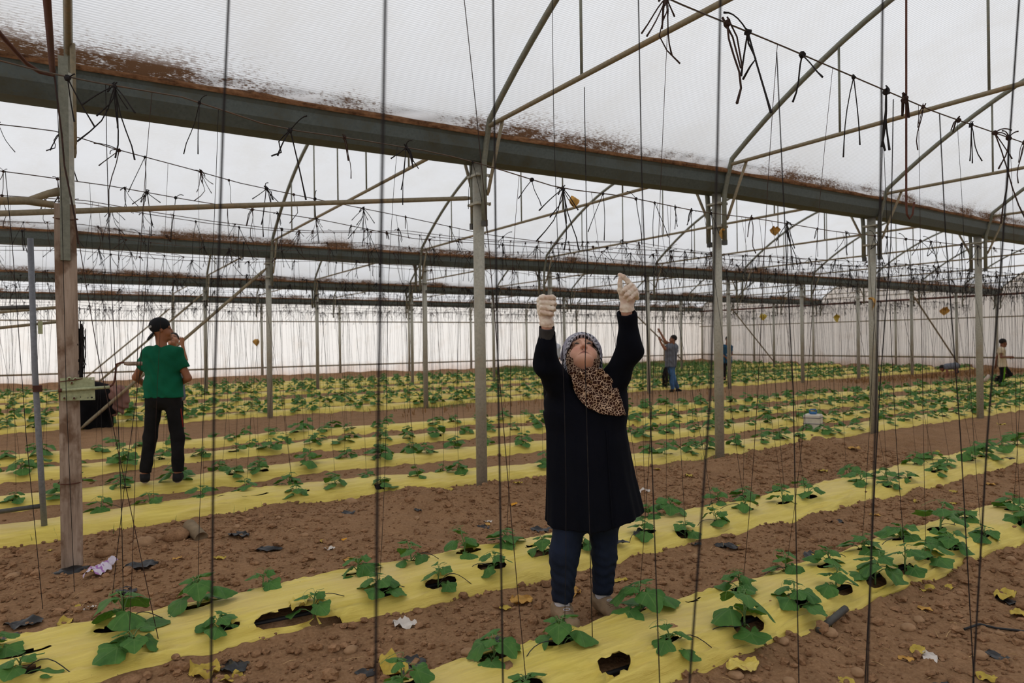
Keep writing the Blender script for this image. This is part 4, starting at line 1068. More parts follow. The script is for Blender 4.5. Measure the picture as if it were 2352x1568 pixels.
for k, (px, py, s_) in enumerate([(930, 1434, .07), (1122, 1195, .035), (757, 1262, .04), (1477, 1128, .07), (2135, 1503, .045), (205, 1395, .035), (420, 1240, .0)]):
    if s_ == 0: continue
    p = at_z(px, py, 0.01); V, F = scrap_mesh(r, s_, 0.3); o = mesh_obj('paper_scrap', V @ rotz(r.uniform(0, 6)).T, F, M['white_plastic'], None, True, (p[0], p[1], gz1(p[0], p[1])+s_*0.3))
    order_label(o, 'wp', 'crumpled white scrap lying on the soil, {n} from the left', 'scrap', 'white scraps', (p[0], p[1], 0))
# torn folds of yellow film at the strip edge, lower left
for k, (px, py, s_, mt) in enumerate([(470, 1535, .09, 'yellow_leaf'), (525, 1552, .06, 'yellow_leaf'), (905, 1528, .10, 'yellow_leaf'), (690, 1425, .08, 'mulch_film'), (1705, 1525, .08, 'mulch_film')]):
    p = at_z(px, py, 0.02); V, F = scrap_mesh(r, s_, 0.28, 16, 12); z = max(gz1(p[0], p[1]), 0.11 if on_strip(p[0], p[1]) else -1)
    o = mesh_obj('film_scrap', V @ rotz(r.uniform(0, 6)).T, F, M[mt], None, True, (p[0], p[1], z+s_*0.25))
    order_label(o, 'fs', 'crumpled torn piece of yellow film on the ground, {n} from the left', 'film scrap', 'torn yellow film pieces', (p[0], p[1], 0))
# white and purple plastic bag by the boarded post
V = []; c0 = at_z(205, 1332, 0.02); c1 = at_z(262, 1300, 0.02)
for i in range(22):
    t_ = i/21; c = c0*(1-t_)+c1*t_; w_ = 0.05*(0.5+0.7*math.sin(PI*min(1, t_*1.2+0.12))+0.2*math.sin(t_*14))
    for j in range(10):
        v = j/9*2-1; d = np.array([-(c1-c0)[1], (c1-c0)[0], 0]); d /= np.linalg.norm(d)
        p = c+d*v*w_; V.append((p[0], p[1], gz1(p[0], p[1])+0.015+0.035*(1-v*v)*(0.6+0.8*vnoise(np.array([t_*9]), np.array([v*3]), 5)[0])+0.02*vnoise(np.array([t_*22]), np.array([v*7]), 8)[0]))
o = mesh_obj('plastic_bag', V, grid_faces(22, 10), M['bag_print']); tag(o, 'crumpled white and purple plastic bag on the soil beside the boarded post', 'bag')
# grey pipe stub at the edge of the near strip, clay pipe by the big stone
a = at_z(1880, 1448, 0.02); b_ = at_z(1942, 1397, 0.05)
tube_thing('pipe_stub', [a, b_], 0.018, 'dark_tube', 'short grey pipe lying at the edge of the nearest yellow strip', 'pipe')
a = at_z(463, 1236, 0.05); b_ = a+np.array([-0.05, 0.26, 0.05]); mb = MB()
ring = []
for k in range(20):
    pass
mb.tube([a, b_], 0.048, 18, cap=False); mb.tube([b_, a+np.array([0, 0.004, 0])], 0.040, 18, cap=False)
n0 = 0; V0 = mb.v; F0 = [(k, (k+1) % 18, 36+18+(k+1) % 18, 36+18+k) for k in range(18)]
mb.f += F0; mb.mi += [0]*18
o = mb.build('clay_pipe', M['clay_pipe'], None, True); tag(o, 'open clay-coloured pipe half buried beside the big stone', 'pipe')
# thin black dripper tubes curling over the film beside the nearest plants
r = np.random.default_rng(91); cnt_ = 0
for (ri, x, y, z, sc, sd) in PLANTS:
    if ri > 2 or not in_view((x, y, z), 10) or r.random() < 0.45 or cnt_ >= 40: continue
    a = r.uniform(-0.6, 0.6)+(PI if r.random() < 0.4 else 0); L = r.uniform(0.14, 0.26); pts = []
    for q in range(9):
        t_ = q/8; px_ = x+math.cos(a)*L*t_; py_ = y+math.sin(a)*L*0.6*t_+0.02*math.sin(t_*5+a)
        h_ = bed_top(ri, px_, py_) if on_strip(px_, py_) else gz1(px_, py_)
        pts.append((px_, py_, h_+0.012+0.045*math.sin(PI*t_)*(0.3+0.7*abs(math.sin(a*3)))))
    mb = MB(); mb.tube(pts, 0.0022, 5); o = mb.build('dripper_tube', M['drip_rubber'], None, True); cnt_ += 1
    order_label(o, 'dt%d' % ri, 'thin black dripper tube curling over the %s yellow strip, {n} from the left' % ROWN[ri], 'tube', 'thin dripper tubes', (x, y, z))

P = [at_z(px, py, 0.0) for px, py in ((2215, 1444), (2250, 1437), (2290, 1440), (2335, 1449), (2370, 1450))]
P = [(p[0], p[1], gz1(p[0], p[1])+0.008) for p in P]; mb = MB(); mb.tube(P, 0.006, 6); o = mb.build('hose_piece', M['drip_rubber'], None, True); tag(o, 'thin dark hose lying on the soil at the lower right', 'hose')
# ------------------------------------------------------------------ signed-distance modelling for bodies and clothing
def smin(a, b, k):
    if k <= 0: return np.minimum(a, b)
    h = np.clip(0.5+0.5*(b-a)/k, 0, 1)
    return b*(1-h)+a*h-k*h*(1-h)
def smax(a, b, k): return -smin(-a, -b, k)
class Field:
    def __init__(s, lo, hi, h):
        s.lo = np.array(lo, float); s.h = h
        s.n = np.maximum(4, np.ceil((np.array(hi)-s.lo)/h).astype(int)+1)
        s.ax = [(s.lo[i]+h*np.arange(s.n[i])).astype(np.float32) for i in range(3)]
        s.v = np.full(tuple(s.n), 1.0, dtype=np.float32)
    def sub(s, lo, hi, pad):
        sl = []
        for i in range(3):
            a = int(max(0, math.floor((lo[i]-pad-s.lo[i])/s.h))); b = int(min(s.n[i], math.ceil((hi[i]+pad-s.lo[i])/s.h)+1))
            if b <= a: return None
            sl.append(slice(a, b))
        return tuple(sl)
    def grid(s, sl): return np.meshgrid(s.ax[0][sl[0]], s.ax[1][sl[1]], s.ax[2][sl[2]], indexing='ij')
    def add(s, prim, k=0.02):
        f, lo, hi = prim; sl = s.sub(lo, hi, k+3*s.h)
        if sl is None: return s
        s.v[sl] = smin(s.v[sl], f(*s.grid(sl)).astype(np.float32), k); return s
    def cut(s, prim, k=0.004):
        f, lo, hi = prim; sl = s.sub(lo, hi, k+3*s.h)
        if sl is None: return s
        s.v[sl] = smax(s.v[sl], -f(*s.grid(sl)).astype(np.float32), k); return s
    def keep(s, f, k=0.0):
        sl = (slice(None),)*3; s.v = smax(s.v, f(*s.grid(sl)).astype(np.float32), k); return s
    def bumpy(s, f):
        near = np.abs(s.v) < 0.05; idx = np.nonzero(near)
        s.v[idx] += f(s.ax[0][idx[0]], s.ax[1][idx[1]], s.ax[2][idx[2]]).astype(np.float32); return s
    def mesh(s):
        v = s.v; v[0, :, :] = np.maximum(v[0, :, :], 1e-3); v[-1, :, :] = np.maximum(v[-1, :, :], 1e-3)
        v[:, 0, :] = np.maximum(v[:, 0, :], 1e-3); v[:, -1, :] = np.maximum(v[:, -1, :], 1e-3)
        v[:, :, 0] = np.maximum(v[:, :, 0], 1e-3); v[:, :, -1] = np.maximum(v[:, :, -1], 1e-3)
        ins = v < 0
        c = np.zeros(tuple(s.n-1), np.uint8)
        for dx in (0, 1):
            for dy in (0, 1):
                for dz in (0, 1): c += ins[dx:s.n[0]-1+dx, dy:s.n[1]-1+dy, dz:s.n[2]-1+dz]
        I, J, K = np.nonzero((c > 0) & (c < 8)); Mn = len(I)
        cor = np.empty((Mn, 2, 2, 2), np.float32)
        for dx in (0, 1):
            for dy in (0, 1):
                for dz in (0, 1): cor[:, dx, dy, dz] = v[I+dx, J+dy, K+dz]
        acc = np.zeros((Mn, 3), np.float64); cnt = np.zeros(Mn)
        for axn in range(3):
            for a in (0, 1):
                for b in (0, 1):
                    o0 = [0, 0, 0]; o1 = [0, 0, 0]; oth = [q for q in range(3) if q != axn]
                    o0[oth[0]] = o1[oth[0]] = a; o0[oth[1]] = o1[oth[1]] = b; o1[axn] = 1
                    e0 = cor[:, o0[0], o0[1], o0[2]]; e1 = cor[:, o1[0], o1[1], o1[2]]
                    m_ = (e0 < 0) != (e1 < 0); t_ = np.where(m_, e0/np.where(m_, e0-e1, 1), 0)
                    p = np.zeros((Mn, 3)); p[:, oth[0]] = a; p[:, oth[1]] = b; p[:, axn] = t_
                    acc += p*m_[:, None]; cnt += m_
        P = (np.stack([I, J, K], 1)+acc/cnt[:, None])*s.h+s.lo
        idm = np.full(tuple(s.n-1), -1, np.int32); idm[I, J, K] = np.arange(Mn)
        Q = []
        for axn in range(3):
            sh = [slice(1, -1)]*3; sh[axn] = slice(0, -1); sh2 = [slice(1, -1)]*3; sh2[axn] = slice(1, None)
            a = ins[tuple(sh)]; b = ins[tuple(sh2)]
            for flip in (False, True):
                e = np.nonzero((a & ~b) if not flip else (~a & b)); e = [e[0]+1, e[1]+1, e[2]+1]; e[axn] = e[axn]-1
                u, w_ = (axn+1) % 3, (axn+2) % 3
                def cell(du, dw):
                    q = [x.copy() for x in e]; q[u] = q[u]-du; q[w_] = q[w_]-dw; return idm[q[0], q[1], q[2]]
                quad = np.stack([cell(1, 1), cell(0, 1), cell(0, 0), cell(1, 0)], 1)
                Q.append(quad if not flip else quad[:, ::-1])
        Q = np.concatenate(Q); Q = Q[(Q >= 0).all(1)]
        return P, Q
def V3(p): return np.array(p, float)
def cap(a, b, ra, rb=None, end=None, start=None, flat=None):
    "tapered capsule; end/start: plane cuts at b / a; flat=(axis vector, factor) squeezes it along a direction"
    a = V3(a); b = V3(b); rb = ra if rb is None else rb; d = b-a; L2 = float(d@d)+1e-12; L = math.sqrt(L2); R = max(ra, rb)*1.15
    dn = d/L
    def f(x, y, z):
        px, py, pz = x-a[0], y-a[1], z-a[2]
        t_ = np.clip((px*d[0]+py*d[1]+pz*d[2])/L2, 0, 1)
        qx, qy, qz = px-t_*d[0], py-t_*d[1], pz-t_*d[2]
        if flat is not None:
            n = V3(flat[0]); n = n/np.linalg.norm(n); k = flat[1]; pr = qx*n[0]+qy*n[1]+qz*n[2]
            qx, qy, qz = qx+n[0]*pr*(1/k-1), qy+n[1]*pr*(1/k-1), qz+n[2]*pr*(1/k-1)
        r = np.sqrt(qx*qx+qy*qy+qz*qz)-(ra+(rb-ra)*t_)
        if flat is not None: r = r*min(1, k+0.15)
        if end: r = np.maximum(r, (px*dn[0]+py*dn[1]+pz*dn[2])-L)
        if start: r = np.maximum(r, -(px*dn[0]+py*dn[1]+pz*dn[2]))
        return r
    return f, np.minimum(a, b)-R, np.maximum(a, b)+R
def ell(c, r, R=None):
    c = V3(c); r = V3(r); B = r if R is None else np.full(3, r.max())
    def f(x, y, z):
        q = [x-c[0], y-c[1], z-c[2]]
        if R is not None: q = [q[0]*R[0][i]+q[1]*R[1][i]+q[2]*R[2][i] for i in range(3)]
        k0 = np.sqrt((q[0]/r[0])**2+(q[1]/r[1])**2+(q[2]/r[2])**2); k1 = np.sqrt((q[0]/r[0]**2)**2+(q[1]/r[1]**2)**2+(q[2]/r[2]**2)**2)+1e-9
        return k0*(k0-1)/k1
    return f, c-B, c+B
class Frame:
    "local axes: columns right, forward, up at an origin"
    def __init__(s, o, fwd, up=(0, 0, 1), roll=0.0):
        s.o = V3(o); f = V3(fwd); f = f/np.linalg.norm(f); r = np.cross(f, V3(up)); r = r/np.linalg.norm(r); u = np.cross(r, f)
        if roll: r, u = r*math.cos(roll)+u*math.sin(roll), u*math.cos(roll)-r*math.sin(roll)
        s.M = np.stack([r, f, u], 1)
    def p(s, q): return s.o+s.M @ V3(q)
    def inv(s, x, y, z):
        q = [x-s.o[0], y-s.o[1], z-s.o[2]]; return [q[0]*s.M[0][i]+q[1]*s.M[1][i]+q[2]*s.M[2][i] for i in range(3)]
    def ell(s, c, r): return ell(s.p(c), r, s.M)
    def cap(s, a, b, ra, rb=None, **k): return cap(s.p(a), s.p(b), ra, rb, **k)
    def fn(s, f, c, R):
        c = s.p(c); return (lambda x, y, z: f(*s.inv(x, y, z))), c-R, c+R
def paint(o, P, colf):
    at = o.data.color_attributes.new('Col', 'FLOAT_COLOR', 'POINT'); c = colf(P)
    at.data.foreach_set('color', np.concatenate([c, np.ones((len(c), 1))], 1).astype(np.float32).ravel())
def sdf_obj(name, F, mat, parent):
    P, Q = F.mesh(); return mesh_obj(name, P, Q, M[mat], parent, True), P

def head_prims(H, s=1.0, female=False):
    S = lambda *v: tuple(x*s for x in v)
    out = [(H.ell(S(0, -.012, .035), S(.072, .094, .085)), 0.0), (H.ell(S(0, .026, -.035), S(.060, .064, .082)), .03*s), (H.ell(S(0, .072, -.103), S(.024, .020, .017)), .03*s),
           (H.ell(S(0, .03, -.095), S(.045, .05, .026)), .03*s)]
    for q in (-1, 1):
        out.append((H.ell(S(q*.041, .058, -.042), S(.025, .028, .030)), .022*s))
        out.append((H.cap(S(q*.012, .083, .030), S(q*.048, .068, .029), .009*s, .008*s), .014*s))
        out.append((H.ell(S(q*.073, -.008, -.005), S(.009, .015, .026)), .006*s))
    out += [(H.cap(S(0, .086, .018), S(0, .107, -.029), .0075*s, .0115*s), .012*s)]
    for q in (-1, 1): out.append((H.ell(S(q*.0125, .097, -.035), S(.0080, .011, .008)), .006*s))
    out += [(H.cap(S(-.026, .078, -.0735), S(0, .094, -.0625), .0050*s, .0068*s), .006*s), (H.cap(S(0, .094, -.0625), S(.026, .078, -.0735), .0068*s, .0050*s), .006*s),
            (H.cap(S(-.016, .084, -.079), S(.016, .084, -.079), .0075*s), .007*s)]
    cuts = []
    for q in (-1, 1):
        cuts.append((H.ell(S(q*.033, .097, .010), S(.019, .013, .010)), .010*s))
        if female: cuts.append((H.ell(S(q*.0070, .102, -.044), S(.0042, .007, .006)), .002))
    cuts.append((H.cap(S(-.029, .083, -.0785), S(0, .103, -.0705), .0020*s, .0022*s), .003)); cuts.append((H.cap(S(0, .103, -.0705), S(.029, .083, -.0785), .0022*s, .0020*s), .003))
    post = [(H.ell(S(q*.033, .0745, .010), S(.0135, .0125, .0125)), .002) for q in (-1, 1)]
    return out, cuts, post
def face_paint(H, skin, s=1.0, makeup=False):
    sk = np.array(lin(skin))
    def f(P):
        x, y, z = H.inv(P[:, 0], P[:, 1], P[:, 2]); x, y, z = x/s, y/s, z/s
        c = np.tile(sk, (len(P), 1)); ax_ = np.abs(x); fr = (y > 0.045)
        def blend(m_, col, w_):
            nonlocal c
            k = np.clip(m_, 0, 1)[:, None]*w_; c = c*(1-k)+np.array(lin(col))*k
        g = lambda cx, cz, rx, rz: np.exp(-(((ax_-cx)/rx)**2+((z-cz)/rz)**2))*fr
        if makeup:
            blend(g(.045, -.035, .020, .020), (196, 122, 104), .55)
            blend(g(.0, -.035, .014, .012), (196, 126, 104), .2)
            blend(g(.036, .021, .020, .010), (150, 124, 100), .8)
        lip = np.clip((-.0575-.0065*(ax_/.02)**2-z)/.003, 0, 1)*np.clip((z+.083-.008*(ax_/.022)**2)/.004, 0, 1)*np.clip((.029-ax_)/.004, 0, 1)*(y > .07)
        blend(lip, (172, 108, 94) if makeup else tuple(int(q*.78) for q in skin), .7)
        blend(np.clip(1.3-np.abs(z+.0708+.0042*(ax_/.02)**2)/.0022, 0, 1)*np.clip((.033-ax_)/.004, 0, 1)*(y > .066), (86, 46, 40), .75)
        blend(np.exp(-(((ax_-.034)/.0175)**2+((z-.0085)/.0075)**2)*1.2)*fr*1.2, (84, 62, 54), .8)
        blend(np.clip(1.6-1.4*(((ax_-.034)/.0165)**2+((z-.0085-.0012*np.sin((ax_-.02)*120))/.0056)**2), 0, 1)*fr, (22, 16, 16), .97)
        blend((((ax_-.033)**2+(z-.008)**2) < .0045**2)*fr*(y > .07)*1.0, (22, 16, 14), 1)
        brow = np.clip(1-np.abs(z-.0355+.9*(ax_-.030)**2/.02)/.004, 0, 1)*(ax_ > .012)*(ax_ < .055)*fr
        blend(brow, (70, 44, 36) if makeup else (30, 22, 18), .75 if makeup else .9)
        blend(np.exp(-(((ax_-.0075)/.0042)**2+((z+.046)/.0045)**2))*(y > .085), (40, 20, 18), .9)
        return c
    return f

class Px:
    "pixel + depth offset -> local coordinates of a figure standing at (px, py) on depth d"
    def __init__(s, px, py, d, z=None):
        b = at_depth(px, py, d); s.base = np.array([b[0], b[1], 0.0 if z is None else z]); s.d = d
    def __call__(s, px, py, y=0.0):
        p = at_depth(px, py, s.d+y)-s.base; return np.array([p@RT0, p@AX, p[2]])
    def at_z(s, px, py, z):
        p = at_z(px, py, z+s.base[2])-s.base; return np.array([p@RT0, p@AX, p[2]])
    def root(s, label, group=None):
        o = empty('person', s.base, -YAW); tag(o, label, 'person', group); return o

def hand_prims(w_, tip, side, spread=0.6, s=1.0, palm_n=None, curl=0.3):
    "plain relaxed hand from the wrist along (tip-wrist)"
    w_ = V3(w_); d = V3(tip)-w_; L = np.linalg.norm(d); d = d/L; n = V3(palm_n if palm_n is not None else (0, -1, 0)); n = n-d*(n@d); n /= np.linalg.norm(n)+1e-9; sdir = np.cross(d, n)*side
    out = [(cap(w_, w_+d*0.085*s, .024*s, .034*s, flat=(n, .55)), .012)]
    for i, (o, l) in enumerate(((-.027, .070), (-.009, .080), (.009, .075), (.026, .058))):
        b = w_+d*0.085*s+sdir*o*s; m_ = b+(d+sdir*o*4*spread)*l*.5*s-n*0.0+n*curl*l*.25*s; e = m_+(d*(1-curl)+n*curl*1.3)*l*.5*s
        out += [(cap(b, m_, .0095*s, .0085*s), .004), (cap(m_, e, .0085*s, .007*s), .003)]
    b = w_+d*0.03*s-sdir*.022*s; m_ = b+(d*.6-sdir*.8)*.045*s+n*.012*s; e = m_+(d*.9-sdir*.2)*.035*s+n*.012*s
    out += [(cap(b, m_, .012*s, .010*s), .006), (cap(m_, e, .010*s, .008*s), .003)]
    return out
def bounds(pts, pad):
    P = np.array(pts); return P.min(0)-pad, P.max(0)+pad

def figure(pxf, label, J, skin, hair, shirt, trousers, shoes, h=0.011, s=1.0, slv=0.6, fdir=(0, 1, 0), fup=(0, 0, 1), tw=1.0, palmL=(0, -1, 0), palmR=(0, -1, 0), hem=0.10, shirt_extra=0.016, build=1.0, barefoot=False, curl=(0.3, 0.3), cap_hat=False, short_leg=False, hidehair=False):
    root = pxf.root(label)
    H = Frame(J['head'], fdir, fup)
    pts = [J[k] for k in J]
    lo, hi = bounds(pts, 0.24)
    body = Field(lo, hi, h)
    hp, hc, hpst = head_prims(H, s)
    for p, k in hp: body.add(p, k)
    for p, k in hc: body.cut(p, k)
    for p, k in hpst: body.add(p, k)
    J = {k: V3(v) for k, v in J.items()}
    shm = (J['shL']+J['shR'])/2; hpm = (J['hipL']+J['hipR'])/2
    neck_b = shm+(J['head']-shm)*0.12
    body.add(cap(neck_b, H.p((0, -.015*s, -.05*s)), .056*s, .050*s), .03*s)
    def torso(F, e):
        F.add(cap(J['shL'], J['shR'], .052*s*build+e), .0 if e else .03)
        for a, b in (('shL', 'hipL'), ('shR', 'hipR')):
            A = J[a]*.72+shm*.28; B = J[b]*.6+hpm*.4
            F.add(cap(A-(shm-hpm)*.06, B, .088*s*build*tw+e, .092*s*build*tw+e), .05*s)
        F.add(cap(shm*.85+hpm*.15, hpm, .10*s*build*tw+e, .105*s*build*tw+e), .05*s)
    torso(body, 0)
    for q in 'LR':
        body.add(cap(J['sh'+q], J['el'+q], .046*s*build, .037*s*build), .03*s)
        body.add(cap(J['el'+q], J['wr'+q], .038*s*build, .025*s*build), .012*s)
        for p, k in hand_prims(J['wr'+q], J['hd'+q], 1 if q == 'R' else -1, s=s*1.0, palm_n=palmL if q == 'L' else palmR, curl=curl[0 if q == 'L' else 1]): body.add(p, k)
        body.add(cap(J['hip'+q], J['kn'+q], .078*s*build, .054*s*build), .03*s)
        body.add(cap(J['kn'+q], J['an'+q], .052*s*build, .036*s*build), .015*s)
        body.add(cap(J['an'+q], J['toe'+q]+np.array([0, 0, .0]), .038*s, .026*s), .01*s)
    o, P = sdf_obj('body', body, 'face_skin', root); paint(o, P, face_paint(H, skin, s))
    # shirt with sleeves
    F = Field(lo, hi, h); e = shirt_extra
    torso(F, e)
    bn = (shm-hpm)/np.linalg.norm(shm-hpm)
    for q in 'LR':
        E = J['sh'+q]+(J['el'+q]-J['sh'+q])*slv; F.add(cap(J['sh'+q], E, .050*s*build+e, .050*s*build+e*1.1, end=True), .03*s)
    for q in 'LR': F.add(cap(J['hip'+q]*.8+hpm*.2+bn*.15*s, J['hip'+q]-bn*.02, .098*s*build*tw+.022, .098*s*build+.024), .04*s)
    cutz = hpm-bn*hem*s
    F.keep(lambda x, y, z: -((x-cutz[0])*bn[0]+(y-cutz[1])*bn[1]+(z-cutz[2])*bn[2]))
    F.add(cap(J['shL']*.35+shm*.65+bn*.03*s, J['shR']*.35+shm*.65+bn*.03*s, .062*s), .03*s)
    F.add(ell(shm+bn*.045*s, (.085*s, .075*s, .05*s)), .03*s); F.cut(cap(neck_b+bn*.055*s, neck_b+bn*.2, .058*s), .012)
    F.bumpy(lambda x, y, z: .006*np.sin(z*38+x*22+3*np.sin(x*17))*np.sin(y*14+x*9)+.0035*np.sin(x*55+z*18+2*np.sin(z*21)))
    so, SP = sdf_obj('shirt', F, shirt, root)
    F = Field(lo, hi, h)
    for q in 'LR':
        F.add(cap(J['hip'+q]+bn*.04, J['kn'+q], .088*s*build, .068*s*build), .035*s)
        E = J['kn'+q]*.06+J['an'+q]*.94
        if not short_leg: F.add(cap(J['kn'+q], E, .068*s*build, .058*s, end=True), .02*s)
    F.add(cap(hpm+bn*.05, hpm-bn*.02, .105*s*build*tw, .10*s*build*tw), .05*s)
    for q in 'LR': F.add(cap(J['hip'+q]*.8+hpm*.2+bn*.13*s, J['hip'+q], .098*s*build*tw+.010, .096*s*build), .04*s)
    torso(F, .006)
    F.keep(lambda x, y, z: ((x-hpm[0])*bn[0]+(y-hpm[1])*bn[1]+(z-hpm[2])*bn[2])-.085*s)
    F.bumpy(lambda x, y, z: .004*np.sin(z*30+x*16+2*np.sin(y*13))*np.cos(x*19+z*7))
    sdf_obj('trousers', F, trousers, root)
    if not barefoot:
        for q in 'LR':
            A = J['an'+q]; T = J['toe'+q]; F = Field(np.minimum(A, T)-.12, np.maximum(A, T)+.12, min(h, .008))
            heel = A*1.0; heel = np.array([A[0], A[1], T[2]])-(T-A)*np.array([1, 1, 0])*.25
            F.add(cap(heel, T, .040*s, .036*s), .0); F.add(cap(A+np.array([0, 0, .0]), heel, .044*s, .042*s), .03*s); F.add(cap(A, T*.6+heel*.4, .042*s, .034*s), .03)
            zc = T[2]-.028*s; F.keep(lambda x, y, z: np.maximum(zc-z, z-(A[2]+.012)))
            sdf_obj('shoe', F, shoes, root)
    if hair and not hidehair:
        F = Field(J['head']-.17*s, J['head']+.17*s, min(h, .007))
        F.add(H.ell((0, -.016*s, .042*s), (.080*s, .098*s, .088*s)), 0)
        def hl(x, y, z):
            q = H.inv(x, y, z); return (-.004*s+.60*q[1])-q[2]
        F.keep(hl)
        F.bumpy(lambda x, y, z: .003*np.sin(x*140)*np.sin(y*120+z*90))
        sdf_obj('hair', F, hair, root)
    return root, H, J, lo, hi
from mathutils.bvhtree import BVHTree
def bvh_of(o):
    me = o.data; return BVHTree.FromPolygons([v.co.copy() for v in me.vertices], [tuple(p.vertices) for p in me.polygons])
# ------------------------------------------------------------------ the woman untying twines
W = Px(1345, 1430, 3.70)
root = W.root('woman in long dark navy coat, animal-print headscarf and white gloves reaching up to twines')
root['category'] = 'person'
hc = W(1337, 817, 0.03)
TH = math.radians(48)
H = Frame(hc, (0.0, -math.cos(TH), math.sin(TH)), (0, 0, 1))
SL, SR = W(1303, 915, 0.03), W(1392, 910, 0.03)
EL, ER = W(1254, 835, -.15), W(1447, 802, -.12)
WL, WR = W(1256, 752, -.24), W(1439, 716, -.21)
HL, HR = W(1312, 1175, .02), W(1386, 1175, .04)
KL, KR = W(1296, 1275, -.05), W(1388, 1275, .05)
AL, AR = W(1291, 1388, -.06), W(1384, 1376, .05)
TL = W.at_z(1313, 1432, 0.045); TR_ = W.at_z(1410, 1408, 0.045)
AL[2] = max(AL[2], 0.10); AR[2] = max(AR[2], 0.10)
# body: head, neck, arms, wrists, legs in one surface
lo, hi = bounds([hc, SL, SR, EL, ER, WL, WR, HL, HR, KL, KR, AL, AR], 0.17)
body = Field(lo, hi, 0.0028)
hp, hcut, hpost = head_prims(H, 1.0, True)
for p, k in hp: body.add(p, k)
for p in (H.ell((0, .045, -.096), (.048, .043, .023)), H.ell((.046, .050, -.058), (.024, .030, .030)), H.ell((-.046, .050, -.058), (.024, .030, .030))): body.add(p, .022)
for p, k in hcut: body.cut(p, k)
for p, k in hpost: body.add(p, k)
chest = (SL+SR)/2
body.add(cap(chest+np.array([0, 0, .03]), H.p((0, -.01, -.07)), .06, .055), .03)
body.add(cap(SL, SR, .06), .04); body.add(cap(chest, (HL+HR)/2+np.array([0, 0, .12]), .11, .10), .06)
for a, b_, c, ra in ((SL, EL, WL, .048), (SR, ER, WR, .048)):
    body.add(cap(a, b_, ra, .040), .03); body.add(cap(b_, c, .040, .027), .02)
body.add(cap(WL, W(1256, 743, -.245), .024, .020), .01); body.add(cap(WR, W(1440, 708, -.212), .024, .020), .01)
for a, b_, c in ((HL, KL, AL), (HR, KR, AR)):
    body.add(cap(a, b_, .075, .054), .03); body.add(cap(b_, c, .054, .036), .02)
o, P = sdf_obj('body', body, 'face_skin', root); paint(o, P, face_paint(H, (220, 166, 140), 1.0, True))
# coat: flared body, raised sleeves
zs = [W(1340, q)[2] for q in (1215, 1190, 1100, 1000, 950, 905, 880)]
cx_ = [W(q, 1000)[0] for q in (1366, 1365, 1356, 1349, 1345, 1345, 1346)]
hw = [.278, .268, .240, .222, .212, .185, .10]; hb = [.185, .180, .160, .140, .132, .115, .07]
zs_, cx__, hw_, hb_ = (np.array(q)[::-1] for q in (zs, cx_, hw, hb)); oo = np.argsort(zs_); zs_, cx__, hw_, hb_ = zs_[oo], cx__[oo], hw_[oo], hb_[oo]
yc = 0.035
def coat_body(x, y, z):
    c = np.interp(z, zs_, cx__); a = np.interp(z, zs_, hw_); b_ = np.interp(z, zs_, hb_)
    th = np.arctan2((y-yc)/b_, (x-c)/a)
    down = np.clip((1.10-z)/.6, 0, 1)
    fold = down*(.007*np.sin(th*7+2*z)+.003*np.sin(th*15+1.3))
    r = np.sqrt(((x-c)/a)**2+((y-yc)/b_)**2)
    d = (r-1)*np.minimum(a, b_)*.9-fold
    hem = W(1340, 1206)[2]+.055*np.clip((x-.09)/.2, 0, 1)+.012*np.clip((-x-.14)/.08, 0, 1)
    d = np.maximum(d, hem-z)
    return np.maximum(d, z-W(1340, 892)[2])
coat = Field(np.array([lo[0]-.12, -.42, .40]), np.array([hi[0]+.12, .32, hi[2]]), 0.0055)
coat.add((coat_body, np.array([-.5, -.3, .38]), np.array([.5, .3, 1.32])), 0)
coat.add(cap(SL, SR, .082), .05)
coat.add(cap(SL+np.array([-.0, 0, -.06]), SR+np.array([0, 0, -.06]), .11), .06)
coat.add(cap(SL, EL, .086, .064), .045); coat.add(cap(SR, ER, .088, .058), .05)
eL = EL+(WL-EL)*.87; eR = ER+(WR-ER)*.98
coat.add(cap(EL, eL, .064, .044, end=True), .03); coat.add(cap(ER, eR, .062, .048, end=True), .05)
coat.bumpy(lambda x, y, z: np.where(z > 1.12, .0045*np.sin(z*46+x*30+3*np.sin(x*11))*np.sin(y*22+x*13), .0012*np.sin(x*90+z*4)))
coat.cut(cap(WL-(WL-EL)*.20, WL+(WL-EL)*.2, .040), .003); coat.cut(cap(WR-(WR-ER)*.12, WR+(WR-ER)*.2, .037), .003)
sl_ = W(1266, 1190, -.10)                                                      # side slit at the left hem
coat.cut(cap(sl_+np.array([0, -.1, -.08]), sl_+np.array([-.004, -.0, .085]), .006, .001), .0)
co, _ = sdf_obj('coat', coat, 'coat_navy', root)
# grey lining cuff under the sleeve on the raised right arm
F = Field(WL-.14, WL+.1, .0035); dW = (WL-EL)/np.linalg.norm(WL-EL)
F.add(cap(WL-dW*.06, WL+dW*.004, .0405, .040, end=True), 0); F.cut(cap(WL-dW*.06, WL+dW*.05, .033), .002); o, _ = sdf_obj('shirt_cuff', F, 'sleeve_grey', root); o['label'] = 'grey shirt cuff under the coat sleeve'
# front placket seam and side pocket line
mb = MB(); pts = []
for q in np.linspace(0, 1, 14):
    z = W(1340, 985)[2]*(1-q)+(W(1340, 1200)[2])*q; x = W(1388, 1000)[0]+.02*q
    c = np.interp(z, zs_, cx__); a = np.interp(z, zs_, hw_); b_ = np.interp(z, zs_, hb_)
    y = yc-b_*math.sqrt(max(0, 1-((x-c)/a)**2))-.002; pts.append((x, y, z))
mb.tube(pts, .0042, 6); mb.build('placket_seam', M['coat_navy'], root, True)
